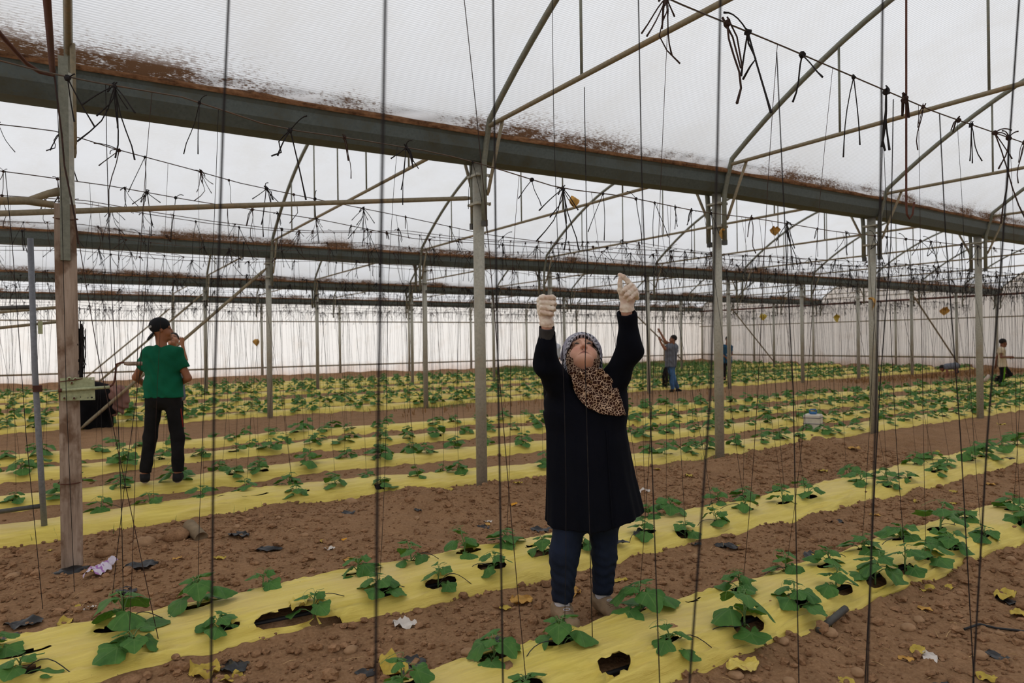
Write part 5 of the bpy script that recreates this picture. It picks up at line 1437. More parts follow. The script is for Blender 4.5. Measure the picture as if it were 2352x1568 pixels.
# trousers
F = Field(np.minimum(AL, AR)-np.array([.14, .2, .03]), np.maximum(HL, HR)+np.array([.14, .2, .05]), .005)
for a, b_, c, rk, ra in ((HL, KL, AL, .078, .056), (HR, KR, AR, .066, .056)):
    F.add(cap(a, b_, .092, rk), .03); F.add(cap(HL, HR, .10), .04); e = c+(b_-c)*.06; F.add(cap(b_, e, rk, ra, end=True), .025)
F.bumpy(lambda x, y, z: .0022*np.sin(z*120+x*60+3*np.sin(y*37+x*29))*np.clip((.48-z)/.2, .1, 1)+.0014*np.sin(z*41-x*67+2*np.sin(x*33+z*17)))
sdf_obj('trousers', F, 'denim_dark', root)
# socks and high-top boots
for A, T, K in ((AL, TL, KL), (AR, TR_, KR)):
    F = Field(A-.11, A+.12, .004); F.add(cap(A-np.array([0, 0, .03]), A+np.array([0, 0, .03]), .041, .040), 0); sdf_obj('sock', F, 'sock_white', root)
    wp = W.base+RT0*A[0]+AX*A[1]; gf = gz1(wp[0], wp[1])+.002; T = T*1.0; T[2] = gf+.045
    dirn = (T-A)*np.array([1, 1, 0]); dirn = dirn/np.linalg.norm(dirn)
    heel = np.array([A[0], A[1], gf+.050])-dirn*.035; toe = np.array([T[0], T[1], gf+.040])
    if np.linalg.norm(toe[:2]-heel[:2]) < .17: toe = heel+dirn*.18+np.array([0, 0, -.013])
    F = Field(np.minimum(heel, toe)-.09, np.maximum(A, toe)+.10, .0038)
    F.add(cap(heel, toe, .043, .036), 0); F.add(cap(heel, A-np.array([0, 0, .015])-dirn*.008, .045, .050, end=True), .03); F.add(cap(A-np.array([0, 0, .03]), toe*.7+heel*.3, .044, .036), .035); F.add(ell(toe-dirn*.01, (.042, .042, .036)), .02)
    F.keep(lambda x, y, z: gf+.012-z); F.cut(cap(A-np.array([0, 0, .02]), A+np.array([0, 0, .06]), .040, .046), .003)
    F.bumpy(lambda x, y, z: .0022*np.sin(z*110+x*40)*np.sin(y*60))
    bo, BP = sdf_obj('boot', F, 'suede_tan', root); bvh = bvh_of(bo)
    F = Field(np.minimum(heel, toe)-.09, np.maximum(heel, toe)+.09, .004)
    F.add(cap(heel, toe, .047, .040), 0); F.keep(lambda x, y, z: np.maximum(z-gf-.026, gf-.006-z)); sdf_obj('sole', F, 'sole_tan', bo)
    # tongue badge, front seam and lace bars laid on the surface of the boot
    sd_ = np.cross(dirn, (0, 0, 1.0)); topz = A[2]-.012
    def on(t_, s_=0.0, lift=.002):
        p = (A+dirn*.03)*(1-t_)+(toe-dirn*.005)*t_+sd_*s_; p[2] = (topz-.004)*(1-t_)+(gf+.045)*t_
        n = dirn*(.92-.5*t_)+np.array([0, 0, .4+.5*t_]); n /= np.linalg.norm(n)
        h = bvh.ray_cast(Vector(p+n*.12), Vector(-n), .25)
        return (np.array(h[0])+n*lift) if h[0] is not None else p+n*lift
    mb = MB(); mb.tube([on(.10+.10*math.sin(a), .017*math.cos(a), .003) for a in np.linspace(0, 2*PI, 17)], .0022, 5); mb.build('tongue_badge', M['sock_white'], bo, True)
    mb = MB(); mb.tube([on(t_, 0, .001) for t_ in np.linspace(.22, .92, 10)], .0024, 5); mb.build('front_seam', M['sole_tan'], bo, True)
    for k in range(4):
        mb = MB(); mb.tube([on(.30+.14*k, q*.026, .001) for q in (-1, -.5, 0, .5, 1)], .0024, 5); mb.build('lace_bar', M['sole_tan'], bo, True)
# animal-print headscarf: hugging the jaw, falling over the chest
F = Field(np.minimum(hc-.2, W(1295, 965, -.2)), np.maximum(hc+.16, W(1450, 800, .15)), .0042)
F.add(H.ell((0, -.012, -.035), (.094, .108, .118)), 0)
F.add(H.ell((0, -.026, -.106), (.080, .062, .040)), .03)
F.add(cap(H.p((0, -.055, -.125)), chest+np.array([0, -.01, -.0]), .062, .105), .04)
op = lambda x, y, z: np.maximum((np.sqrt((x/.0665)**2+((z+.028)/.098)**2)-1)*.066, -(y-.02))
F.cut(H.fn(op, (0, .08, -.02), .19), .008)
F.cut(H.ell((0, .035, -.04), (.066, .095, .096)), .006)
PG = [W(px, py, -.1) for px, py in ((1306, 855), (1312, 868), (1320, 902), (1336, 922), (1352, 936), (1372, 946), (1394, 953), (1441, 954), (1434, 930), (1421, 896), (1404, 866), (1382, 846))]
PG = np.array([(p[0], p[2]) for p in PG])
def poly_sd(x, z):
    d = np.full(x.shape, 9.0); ins = np.zeros(x.shape, bool); n = len(PG)
    for i in range(n):
        a, b_ = PG[i], PG[(i+1) % n]; ex, ez = b_-a; wx, wz_ = x-a[0], z-a[1]
        t_ = np.clip((wx*ex+wz_*ez)/(ex*ex+ez*ez), 0, 1); d = np.minimum(d, (wx-ex*t_)**2+(wz_-ez*t_)**2)
        c = ((a[1] > z) != (b_[1] > z)) & (x < (b_[0]-a[0])*(z-a[1])/(b_[1]-a[1]+1e-12)+a[0]); ins ^= c
    d = np.sqrt(d); return np.where(ins, -d, d)
def surf_y(x, z):
    c = np.interp(z, zs_, cx__); a = np.interp(z, zs_, hw_); b_ = np.interp(z, zs_, hb_)
    b_ = np.maximum(b_, .12)
    q = np.clip(1-((x-c)/np.maximum(a, .2))**2, 0, 1)
    y1 = yc-b_*np.sqrt(q)
    y2 = np.interp(z, [chest[2]-.07, chest[2]+.06], [-.105, -.085])+.7*np.abs(x-.0)**2
    return np.minimum(y1, np.maximum(y2, y1-.05))
def drape(x, y, z):
    fold = .007*np.sin((x*.8+z*.7)*64+2*np.sin(z*20))+.005*np.sin((x-z)*90)
    sy = surf_y(x, z)-.020+fold
    return np.maximum(np.abs(y-sy)-.0075, poly_sd(x, z)+.0)
F.add((drape, np.array([PG[:, 0].min()-.03, -.26, PG[:, 1].min()-.03]), np.array([PG[:, 0].max()+.03, .02, PG[:, 1].max()+.03])), .016)
F.bumpy(lambda x, y, z: .0035*np.sin(z*85+2.2*np.sin(x*34))*np.sin(x*31+y*40))
sdf_obj('headscarf', F, 'scarf_print', root)
# grey and white woven head wrap with a black-checked border
F = Field(hc-.26, hc+.26, .0036)
F.add(H.ell((0, -.020, .030), (.111, .128, .116)), 0); F.add(H.ell((0, -.055, -.040), (.105, .085, .115)), .04)
op2 = lambda x, y, z: np.maximum((np.sqrt((x/.0765)**2+((z+.044)/.108)**2)-1)*.076, -(y+.01))
F.cut(H.fn(op2, (0, .08, -.03), .22), .010)
F.cut(H.ell((0, .0, -.02), (.092, .106, .112)), .004)
def wrapfold(x, y, z):
    q = H.inv(x, y, z); rr = np.sqrt((q[0]/.0765)**2+((q[2]+.044)/.108)**2); return .0042*np.sin(rr*34+1.5*np.sin(q[0]*28))*np.clip(rr-.95, 0, .5)*2
F.bumpy(wrapfold)
o, P = sdf_obj('head_wrap', F, 'head_wrap', root)
def wrap_paint(P):
    x, y, z = H.inv(P[:, 0], P[:, 1], P[:, 2]); rr = np.sqrt((x/.0765)**2+((z+.044)/.108)**2); th = np.arctan2(z+.044, x)
    base = np.array(lin((150, 146, 160))); wh = np.array(lin((206, 204, 214))); bk = np.array(lin((26, 25, 30)))
    st = (0.5+0.5*np.sin(rr*62+3*np.sin(th*3)))[:, None]; c = base*(1-st*.5)+wh*st*.5
    n1 = vnoise(th*16, rr*26, 3); n2 = vnoise(th*26+9, rr*34, 6)
    band = ((rr < 1.34) & (y > -.03)); ck = band & (((np.sin(th*34+9*rr) > .15) & (np.sin(rr*46+1) > -.25)) | (n2 > .80))
    c[band] = wh*.82; c[ck] = bk
    sd = (y < .0) & (z < -.02) & (rr < 1.5); c[sd & (n1 > .55)] = bk
    return c
paint(o, P, wrap_paint)
# gloves: the right hand is a fist round a twine, the left pinches one between thumb and forefinger
def glove(c, prims, wrist, elbow, s):
    F = Field(c-.13, c+.16, .0019)
    for a, b_, ra, rb, k, fl in prims:
        a = c+np.array(a)*s; b_ = c+np.array(b_)*s; F.add(cap(a, b_, ra*s, rb*s, flat=fl), k*s)
    d = (wrist-elbow)/np.linalg.norm(wrist-elbow); w0 = c+np.array(prims[0][0])*s
    F.add(cap(wrist-d*.004, w0, .034, .030, start=True), .012)
    F.add(cap(wrist-d*.006, wrist+d*.004, .038, .036, start=True), .004)
    F.bumpy(lambda x, y, z: .0011*np.sin(z*260+x*120)*np.sin(x*180+y*90))
    o, _ = sdf_obj('glove', F, 'latex_glove', root); return o
s1 = 1.16; cL = W(1255, 712, -.25)
fz = [.050, .029, .008, -.013]; pr = [((0, .010, -.050), (-.004, .012, .012), .0285, .034, 0, ((0, 1, 0), .80)), ((-.004, .012, .0), (-.012, .010, .040), .034, .030, .012, ((0, 1, 0), .62))]
for i, zf in enumerate(fz):
    r0 = .0108 if i < 3 else .0094; L = (.038, .042, .038, .030)[i]; dz = (.004, .0, -.002, -.004)[i]
    K = (-.027+.003*i, .004, zf-.004); A = (-.020, -.026, zf+.002); B = (L-.012, -.036, zf+dz); T = (L-.004, -.012, zf+dz-.004)
    pr += [(K, A, r0*1.12, r0*1.05, .006, None), (A, B, r0*1.04, r0*.96, .004, None), (B, T, r0*.94, r0*.82, .003, None)]
pr += [((.010, .018, -.018), (.030, .012, .018), .015, .013, .010, None), ((.030, .012, .018), (.030, -.016, .050), .0125, .0105, .005, None), ((.030, -.016, .050), (.024, -.03, .056), .0105, .009, .003, None)]
glove(cL, pr, W(1256, 743, -.245), EL, s1)
s2 = 1.16; cR = W(1441, 678, -.225)
pr = [((-.002, .008, -.050), (.006, .010, .004), .0285, .034, 0, ((0, 1, 0), .80)), ((.006, .010, .0), (.014, .008, .026), .032, .030, .012, ((0, 1, 0), .62))]
for K, A, B, T, r0 in (((.022, .004, .034), (.000, -.020, .060), (-.020, -.026, .079), (-.036, -.020, .089), .0105), ((.036, .002, .020), (.012, -.034, .040), (-.020, -.044, .020), (-.022, -.018, .010), .0108), ((.041, .000, .004), (.022, -.038, .024), (-.010, -.048, .000), (-.012, -.018, -.008), .0106), ((.042, .000, -.012), (.030, -.036, .006), (.004, -.046, -.016), (.000, -.018, -.022), .0096)):
    pr += [(K, A, r0*1.12, r0*1.05, .006, None), (A, B, r0*1.04, r0*.96, .0035, None), (B, T, r0*.94, r0*.82, .003, None)]
pr += [((-.012, .012, -.022), (-.032, -.004, .022), .0155, .013, .010, None), ((-.032, -.004, .022), (-.035, -.018, .052), .0122, .0108, .005, None), ((-.035, -.018, .052), (-.034, -.024, .074), .0106, .0085, .003, None)]
glove(cR, pr, W(1440, 709, -.213), ER, s2)

# ------------------------------------------------------------------ man in the green T-shirt, seen from behind
G = Px(372, 1112, 6.92, 0.115)
J = dict(head=G(370, 757, 0), shL=G(343, 811, 0), shR=G(404, 811, 0), elL=G(312, 866, .02), elR=G(432, 868, .02), wrL=G(336, 886, .17), wrR=G(408, 884, .17), hdL=G(352, 880, .24), hdR=G(392, 880, .24),
         hipL=G(357, 912, 0), hipR=G(394, 912, 0), knL=G(345, 1005, .02), knR=G(408, 1003, .02), anL=G(333, 1092, 0), anR=G(409, 1088, 0), toeL=G(333, 1100, .13), toeR=G(416, 1098, .11))
for k in ('toeL', 'toeR'): J[k][2] = .046
for k in ('anL', 'anR'): J[k][2] = max(J[k][2], .085)
root, H, J, lo, hi = figure(G, 'young man in green T-shirt, black trousers and backward cap, seen from behind', J, (150, 96, 66), None, 'shirt_green', 'trouser_black', 'shoe_dark', h=.0085, s=.95, slv=.62, fdir=(.80, .55, .08), tw=.98, hem=.0, shirt_extra=.014, build=1.0)
# cap with its peak turned to the back
F = Field(J['head']-.22, J['head']+.22, .0055)
F.add(H.ell((0, -.012, .043), (.079, .098, .086)), 0)
def cutcap(x, y, z):
    q = H.inv(x, y, z); return (-.012+.46*q[1])-q[2]
F.keep(cutcap)
hat, _ = sdf_obj('cap', F, 'cap_black', root)
F = Field(J['head']-.24, J['head']+.24, .005)
F.add(ell(H.p((0, -.100, -.056)), (.060, .056, .0125), H.M @ rotx(math.radians(48))), 0); sdf_obj('cap_peak', F, 'cap_black', hat)
fc = bpy.data.curves.new('cap_lettering', 'FONT'); fc.body = 'NYS'; fc.size = .030; fc.extrude = .0015; fc.align_x = 'CENTER'
to = bpy.data.objects.new('cap_lettering', fc); COL.objects.link(to)
dg = bpy.context.evaluated_depsgraph_get(); tm = bpy.data.meshes.new_from_object(to.evaluated_get(dg)); bpy.data.objects.remove(to)
cp = H.p((.026, -.086, .024)); nrm = H.M @ np.array([.36, -.92, .10]); nrm /= np.linalg.norm(nrm); upv = np.array([0, 0, 1.0]); rx = np.cross(upv, nrm); rx /= np.linalg.norm(rx); uy = np.cross(nrm, rx)
a_ = .25; rx, uy = rx*math.cos(a_)+uy*math.sin(a_), uy*math.cos(a_)-rx*math.sin(a_)
lt = bpy.data.objects.new('cap_lettering', tm); COL.objects.link(lt); lt.parent = hat; tm.materials.append(M['plate_white'])
hb_v = bvh_of(hat).ray_cast(Vector(cp+nrm*.15), Vector(-nrm), .3)
cp = np.array(hb_v[0])+nrm*.003
lt.matrix_local = Matrix(((rx[0], uy[0], nrm[0], cp[0]), (rx[1], uy[1], nrm[1], cp[1]), (rx[2], uy[2], nrm[2], cp[2]), (0, 0, 0, 1)))
# red side stripe of the trousers and white soles of the shoes
mb = MB(); pts = [J['hipR']+np.array([.094, .0, .04]), J['hipR']+np.array([.090, .0, -.10]), J['knR']*.75+J['hipR']*.25+np.array([.070, .0, .0])]
mb.tube(pts, .009, 6, flat=.5); mb.build('side_stripe', M['red_stripe'], root, True)
for q in 'LR':
    A, T = J['an'+q], J['toe'+q]; F = Field(np.minimum(A, T)-.12, np.maximum(A, T)+.12, .007); heel = np.array([A[0], A[1], T[2]])-(T-A)*np.array([1, 1, 0])*.25
    F.add(cap(heel, T, .045, .041), 0); z1 = T[2]-.030; z0 = T[2]-.048; F.keep(lambda x, y, z: np.maximum(z-z1, z0-z)); sdf_obj('shoe_sole', F, 'shoe_sole', root)

# ------------------------------------------------------------------ other workers
# youth half hidden behind the man in green, face turned up, one hand raised
C = Px(402, 1060, 8.9, 0.0)
J = dict(head=C(397, 781, 0), shL=C(378, 815, 0), shR=C(412, 817, 0), elL=C(372, 850, -.05), elR=C(426, 826, -.02), wrL=C(385, 872, -.15), wrR=C(420, 796, -.08), hdL=C(392, 880, -.16), hdR=C(418, 780, -.10),
         hipL=C(392, 905, 0), hipR=C(408, 905, 0), knL=C(402, 975, -.05), knR=C(412, 975, .1), anL=C(405, 1043, -.05), anR=C(413, 1043, .15), toeL=C(404, 1050, -.12), toeR=C(413, 1050, .05))
for k in ('toeL', 'toeR'): J[k][2] = .045
figure(C, 'dark-haired youth looking up with one hand raised, mostly hidden behind the man in green', J, (176, 122, 92), 'hair_black', 'polo_grey', 'trouser_black', 'shoe_dark', h=.009, s=.9, fdir=(.25, -.75, .62), slv=.5, build=.85, tw=.85)
# person bent over, black robe and mauve scarf
B = Px(230, 985, 12.55, 0.0)
rb = B.root('person in a black robe and mauve headscarf bending down behind the boarded post')
F = Field(B(150, 1000, -.5)-.1, B(330, 860, .5)+.1, .011)
F.add(cap(B(205, 985, 0), B(212, 915, 0), .25, .26), 0); F.add(cap(B(228, 988, .05), B(225, 915, .05), .22, .25), .05)
F.add(cap(B(212, 905, 0), B(248, 905, 0), .24, .19), .08); F.add(cap(B(246, 908, -.05), B(258, 945, -.10), .12, .08), .06)
F.keep(lambda x, y, z: .02-z); F.bumpy(lambda x, y, z: .012*np.sin(x*26+2*np.sin(z*7))*np.clip(1-z, 0, 1)); sdf_obj('robe', F, 'robe_black', rb)
F = Field(B(230, 985, -.5)-.1, B(330, 870, .4)+.1, .009)
F.add(ell(B(268, 908, -.02), (.17, .14, .13)), 0); F.add(ell(B(284, 922, -.02), (.095, .11, .15)), .05); F.add(cap(B(268, 915, -.06), B(280, 946, -.08), .10, .035), .04); F.add(cap(B(252, 898, 0), B(275, 905, 0), .14, .15), .06)
F.add(cap(B(276, 925, -.05), B(262, 948, -.1), .10, .055), .06)
F.bumpy(lambda x, y, z: .013*np.sin(x*38+z*26+2*np.sin(z*17))); sdf_obj('headscarf', F, 'scarf_mauve', rb)
F = Field(B(240, 1000, -.6)-.1, B(300, 900, .3)+.1, .009)
F.add(ell(B(280, 920, -.04), (.085, .09, .105)), 0)
F.add(cap(B(258, 930, -.1), B(258, 962, -.12), .055, .038), .03); F.add(cap(B(258, 962, -.12), B(260, 982, -.12), .034, .028), .02)
for p, k in hand_prims(B(260, 976, -.12), B(261, 990, -.12), 1, s=1.0): F.add(p, k)
F.add(cap(B(212, 900, 0), B(270, 912, 0), .13, .09), .05); F.add(cap(B(206, 985, 0), B(212, 910, 0), .10, .12), .05)
o, P = sdf_obj('body', F, 'skin_tan', rb)
F = Field(B(250, 965, -.3)-.08, B(262, 940, .1)+.08, .008); F.add(cap(B(257, 945, -.11), B(258, 962, -.12), .065, .050, end=True, start=True), 0); sdf_obj('sleeve_cuff', F, 'robe_black', rb)
# man in the grey polo
D = Px(1545, 902, 19.3, 0.0)
J = dict(head=D(1546, 779, 0), shL=D(1536, 797, -.16), shR=D(1549, 795, .16), elL=D(1527, 801, -.18), elR=D(1529, 785, .18), wrL=D(1517, 785, -.2), wrR=D(1517, 764, .2), hdL=D(1515, 778, -.2), hdR=D(1512, 755, .2),
         hipL=D(1540, 838, -.09), hipR=D(1541, 838, .09), knL=D(1543, 868, -.10), knR=D(1546, 866, .10), anL=D(1545, 895, -.10), anR=D(1557, 893, .12), toeL=D(1539, 899, -.12), toeR=D(1563, 899, .10))
for k in ('toeL', 'toeR'): J[k][2] = .045
gr, H, J, lo, hi = figure(D, 'man in a grey polo shirt and blue jeans reaching up to the twines, in profile', J, (150, 100, 74), 'hair_black', 'polo_grey', 'jeans_blue', 'shoe_dark', h=.011, fdir=(-.98, -.1, .12), slv=.62, tw=1.25, build=1.08, hem=.05)
mb = MB(); r = np.random.default_rng(3)
for k in range(46):
    a = r.uniform(0, 6.28); q = r.uniform(0, .085); p0 = D(1529, 843, -.24)+np.array([r.normal(0, .03), r.normal(0, .03), .0]); p1 = p0+np.array([math.cos(a)*q-.02, math.sin(a)*q, -r.uniform(.35, .62)])
    mb.tube([p0, (p0+p1)/2+np.array([math.cos(a)*.05, math.sin(a)*.04, 0]), p1], .006, 4)
o = mb.build('twine_bundle', M['black_twine'], None, True); o.location = D.base; o.rotation_euler = (0, 0, -YAW); tag(o, 'thick hank of black twine hanging from the belt of the man in grey', 'twine')
# youth in the blue T-shirt between two posts
E = Px(1673, 872, 23.6, 0.05)
J = dict(head=E(1671.5, 780, 0), shL=E(1660, 796, 0), shR=E(1678, 796, 0), elL=E(1657, 812, 0), elR=E(1681, 812, .0), wrL=E(1666, 820, -.18), wrR=E(1676, 822, -.16), hdL=E(1672, 821, -.22), hdR=E(1671, 823, -.2),
         hipL=E(1664, 828, 0), hipR=E(1674, 828, 0), knL=E(1664, 848, 0), knR=E(1675, 848, 0), anL=E(1664, 866, 0), anR=E(1675, 866, 0), toeL=E(1664, 868, -.1), toeR=E(1676, 868, -.1))
for k in ('toeL', 'toeR'): J[k][2] = .045
er, H, J, lo, hi = figure(E, 'youth in a blue T-shirt and black trousers standing between two posts, hands clasped', J, (140, 92, 66), 'hair_black', 'shirt_blue', 'trouser_black', 'shoe_dark', h=.011, s=.95, fdir=(-.1, -1, 0), slv=.6, build=.95)
mb = MB(); c0 = (J['shL']+J['shR'])/2+np.array([.02, -.135, -.24])
for k in range(5): mb.tube([c0+np.array([-.07+k*.03, 0, .03*(k % 2)]), c0+np.array([-.06+k*.03, 0, -.05+.02*(k % 3)]), c0+np.array([-.045+k*.03, 0, -.02])], .006, 4)
mb.build('shirt_print', M['plate_white'], er, True)
# person in white behind the woman's raised arm
K_ = Px(1262, 951, 14.0, 0.0)
J = dict(head=K_(1268, 779, 0), shL=K_(1255, 797, 0), shR=K_(1279, 797, 0), elL=K_(1251, 822, 0), elR=K_(1282, 820, .02), wrL=K_(1256, 842, -.1), wrR=K_(1279, 838, -.08), hdL=K_(1258, 850, -.14), hdR=K_(1276, 846, -.14),
         hipL=K_(1257, 855, 0), hipR=K_(1268, 855, 0), knL=K_(1256, 900, 0), knR=K_(1270, 900, 0), anL=K_(1256, 940, 0), anR=K_(1270, 940, 0), toeL=K_(1255, 946, -.1), toeR=K_(1272, 946, -.1))
for k in ('toeL', 'toeR'): J[k][2] = .045
figure(K_, 'person in a pale shirt almost hidden behind the woman, left of her head', J, (150, 102, 76), 'hair_black', 'shirt_white', 'trouser_black', 'shoe_dark', h=.011, fdir=(.3, .9, 0), slv=.95)
# boy bent over by the right posts
Q_ = Px(2192, 866, 24.6, 0.14)
J = dict(head=Q_(2164, 845, 0), shL=Q_(2173, 842, -.13), shR=Q_(2173, 841, .13), elL=Q_(2175, 852, -.15), elR=Q_(2176, 851, .15), wrL=Q_(2175, 861, -.15), wrR=Q_(2178, 860, .12), hdL=Q_(2174, 866, -.15), hdR=Q_(2177, 866, .12),
         hipL=Q_(2196, 840, -.09), hipR=Q_(2197, 840, .09), knL=Q_(2196, 854, -.10), knR=Q_(2197, 854, .10), anL=Q_(2198, 866, -.10), anR=Q_(2199, 866, .10), toeL=Q_(2195, 868, -.10), toeR=Q_(2196, 868, .10))
for k in ('toeL', 'toeR'): J[k][2] = .045
for k in ('anL', 'anR'): J[k][2] = .09
figure(Q_, 'boy in grey shirt and dark shorts bending over by a far right post', J, (150, 96, 72), 'hair_black', 'polo_grey', 'denim_dark', 'shoe_dark', h=.011, s=.92, fdir=(-.8, 0, -.6), fup=(-.5, 0, .8), slv=.5, short_leg=True, hem=-.02, shirt_extra=.02)
# boy walking along a strip at the right edge
R_ = Px(2303, 895, 18.7, 0.0)
J = dict(head=R_(2304, 787, 0), shL=R_(2301, 803, -.13), shR=R_(2299, 803, .13), elL=R_(2299, 820, -.17), elR=R_(2290, 818, .15), wrL=R_(2317, 819, -.17), wrR=R_(2287, 835, .16), hdL=R_(2330, 821, -.17), hdR=R_(2286, 843, .16),
         hipL=R_(2303, 843, -.07), hipR=R_(2305, 843, .07), knL=R_(2302, 868, -.08), knR=R_(2321, 860, .08), anL=R_(2297, 891, -.08), anR=R_(2289, 868, .08), toeL=R_(2303, 894, -.08), toeR=R_(2284, 874, .08))
J['toeL'][2] = .045
rr_, H, J, lo, hi = figure(R_, 'boy in a cream T-shirt and black trousers with lime stripes stepping along the strip', J, (128, 80, 58), 'hair_black', 'shirt_cream', 'trouser_black', 'shoe_dark', h=.010, s=.92, fdir=(.98, -.15, -.1), slv=.5, build=.84, tw=.9, hem=-.02)
mb = MB()
for dx in (-.014, .0, .014): mb.tube([J['hipL']+np.array([dx, -.082, -.0]), J['knL']+np.array([dx, -.066, .0]), J['anL']+np.array([dx, -.058, .06])], .0055, 5)
for q in (0,):
    mb.build('lime_stripe', M['stripe_lime'], rr_, True)
mb = MB(); mb.tube([R_(2273, 862, .1), R_(2260, 876, .1)], .05, 14); o = mb.build('pipe', M['pvc_white'], None, True); o.location = R_.base; o.rotation_euler = (0, 0, -YAW); o.name = 'plastic_pipe'; tag(o, 'short white plastic pipe leaning on the ground behind the walking boy', 'pipe')
# ------------------------------------------------------------------ the boarded post at the left with its winch plate and gate
YB = 5.47
b0 = at_z(166, 1312, 0.0)
post = empty('boarded_post', (b0[0], b0[1], 0)); tag(post, 'tall post at left faced with an old brown board, metal tube above', 'post')
def loc(px, py, y=0.0):
    p = at_y(px, py, b0[1]+y); return p-np.array([b0[0], b0[1], 0])
ztop = loc(160, 470)[2]
V = []; F = []
nz = 60
for i in range(nz+1):
    z = -0.1+(ztop+0.1)*i/nz; wv = 0.061+0.002*math.sin(z*4); xo = -0.012*z/2.4+0.003*math.sin(z*2.2)
    for (dx, dy) in ((-1, -1), (1, -1), (1, 1), (-1, 1)):
        V.append((xo+dx*wv, dy*0.02, z))
for i in range(nz):
    for k in range(4): F.append((i*4+k, i*4+(k+1) % 4, (i+1)*4+(k+1) % 4, (i+1)*4+k))
F += [(3, 2, 1, 0), tuple(nz*4+k for k in range(4))]
mesh_obj('board', V, F, M['old_wood'], post, False)
mb = MB(); mb.tube([(0.02, 0.09, -0.1), (0.0, 0.09, ZG+0.1)], 0.038, 16); mb.build('shaft', M['post_steel'], post, True)
# tube in front carrying the arch foot
mb = MB(); mb.box((-0.015+loc(157, 300)[0]*0.0, -0.035, 2.75), (0.055, 0.05, 1.35)); mb.build('channel', M['arch_tube'], post)
for z in (0.60, 2.36):
    mb = MB(); ring = [(-0.0+0.070*math.cos(a)-0.012*z/2.4, 0.03*math.sin(a)-0.0, z+0.01*math.sin(a)) for a in np.linspace(0, 2*PI, 25)]; mb.tube(ring, 0.0035, 5); mb.build('wire_tie', M['rust_rod'], post, True)
mb = MB(); mb.blob((0, 0, 0), (0.10, 0.07, 0.03), 5, 2, 0.2); o = mb.build('foot_wrap', M['black_plastic'], post, True); o.location = (0.0, -0.03, 0.01)
# winch plate: pale green, with bolts, tube and crank handle
d_p = float((at_y(178, 890, b0[1]-0.06)-CAM) @ AX)
pl = empty('winch_plate', tuple(at_depth(178, 892, d_p)), -0.02); tag(pl, 'pale green rusty metal plate with a crank handle bolted to the boarded post', 'winch')
base = np.array(at_depth(178, 892, d_p))
def lp(px, py, y=0.0):
    return at_y(px, py, base[1]+y)-base
c = [lp(138, 868), lp(217, 866), lp(219, 918), lp(139, 920)]
holes = [(211, 871, .0062), (203, 869, .0025), (213, 913-3, .006), (206, 914, .003), (188, 911, .0035), (215, 867.5, .002)]
mb = MB(); bmV = [np.array(q) for q in c]; th = 0.004
mb._add([*(q+np.array([0, -th, 0]) for q in bmV), *(q for q in bmV)], [(3, 2, 1, 0)[::-1], (4, 5, 6, 7)[::-1], (0, 4, 5, 1), (1, 5, 6, 2), (2, 6, 7, 3), (3, 7, 4, 0)])
pm = mb.build('plate', M['green_paint'], pl)
for k, (px, py) in enumerate(((159, 869.5), (173, 870.5), (165, 879), (148, 914), (170.5, 914))):
    q = lp(px, py, -0.006); mb = MB(); mb.cyl(q, q+np.array([0, -0.005, 0]), .013, 18); w_ = mb.build('washer', M['green_paint'], pl, True)
    mb = MB(); mb.cyl(q+np.array([0, -0.004, 0]), q+np.array([0, -0.013, 0]), .007, 6); mb.build('bolt_head', M['rust_rod'], w_)
for k, (px, py, r_) in enumerate(((212.5, 870, .0062), (203.5, 868.5, .003), (211, 912.5, .0062), (202, 913.5, .0032), (185, 911.5, .0036), (216, 916, .003))):
    q = lp(px, py, -0.0045); mb = MB(); mb.cyl(q, q+np.array([0, -0.0008, 0]), r_, 16); mb.build('hole', M['plate_white' if k < 2 else 'black_plastic'], pl)
mb = MB(); mb.tube([lp(141, 896.5, -0.02), lp(252, 888.5, -0.02)], 0.0105, 14); mb.build('tube', M['green_paint'], pl, True)
mb = MB(); mb.tube([lp(100, 899.5, -0.02), lp(143, 896.5, -0.02)], 0.006, 10); mb.build('bolt_rod', M['green_paint'], pl, True)
mb = MB(); mb.tube([lp(134, 896.8, -0.02), lp(142, 896.4, -0.02)], 0.013, 12); mb.build('collar', M['rust_rod'], pl, True)
mb = MB(); mb.tube([lp(251, 888, -0.02), lp(258, 884, -0.02), lp(263, 875, -0.02), lp(265, 862, -0.02), lp(266.5, 846, -0.02), lp(268, 836, -0.02), lp(276, 833, -0.02), lp(288, 832.5, -0.02)], 0.0065, 10); ck = mb.build('crank', M['rust_rod'], pl, True)
mb = MB(); mb.tube([lp(285, 834, -0.02), lp(292, 835, -0.02), lp(327, 834.5, -0.02)], [0.010, 0.0135, 0.0135], 8); mb.build('grip', M['old_wood'], ck, True)
mb = MB(); mb.tube([lp(137, 876.5, -0.012), lp(150, 875, -0.014), lp(168, 873, -0.014), lp(190, 869, -0.012)], 0.003, 5); mb.build('wire', M['rust_rod'], pl, True)
# black netting rolled against the board
d_n = float((at_y(188, 800, b0[1]+0.03)-CAM) @ AX)
r = np.random.default_rng(8); mb = MB(); NB = at_depth(187, 740, d_n)
for k in range(70):
    px = 186+r.normal(0, 3.2); y0 = r.uniform(735, 790); p = [at_depth(px+r.normal(0, 1.5), y0+q*(r.uniform(60, 120))/4, d_n+0.03*r.normal()) for q in range(5)]
    mb.tube(p, 0.0024, 4, cap=False)
o = mb.build('netting', M['black_twine'], None, True); tag(o, 'hank of black netting hanging on the right side of the boarded post', 'netting')
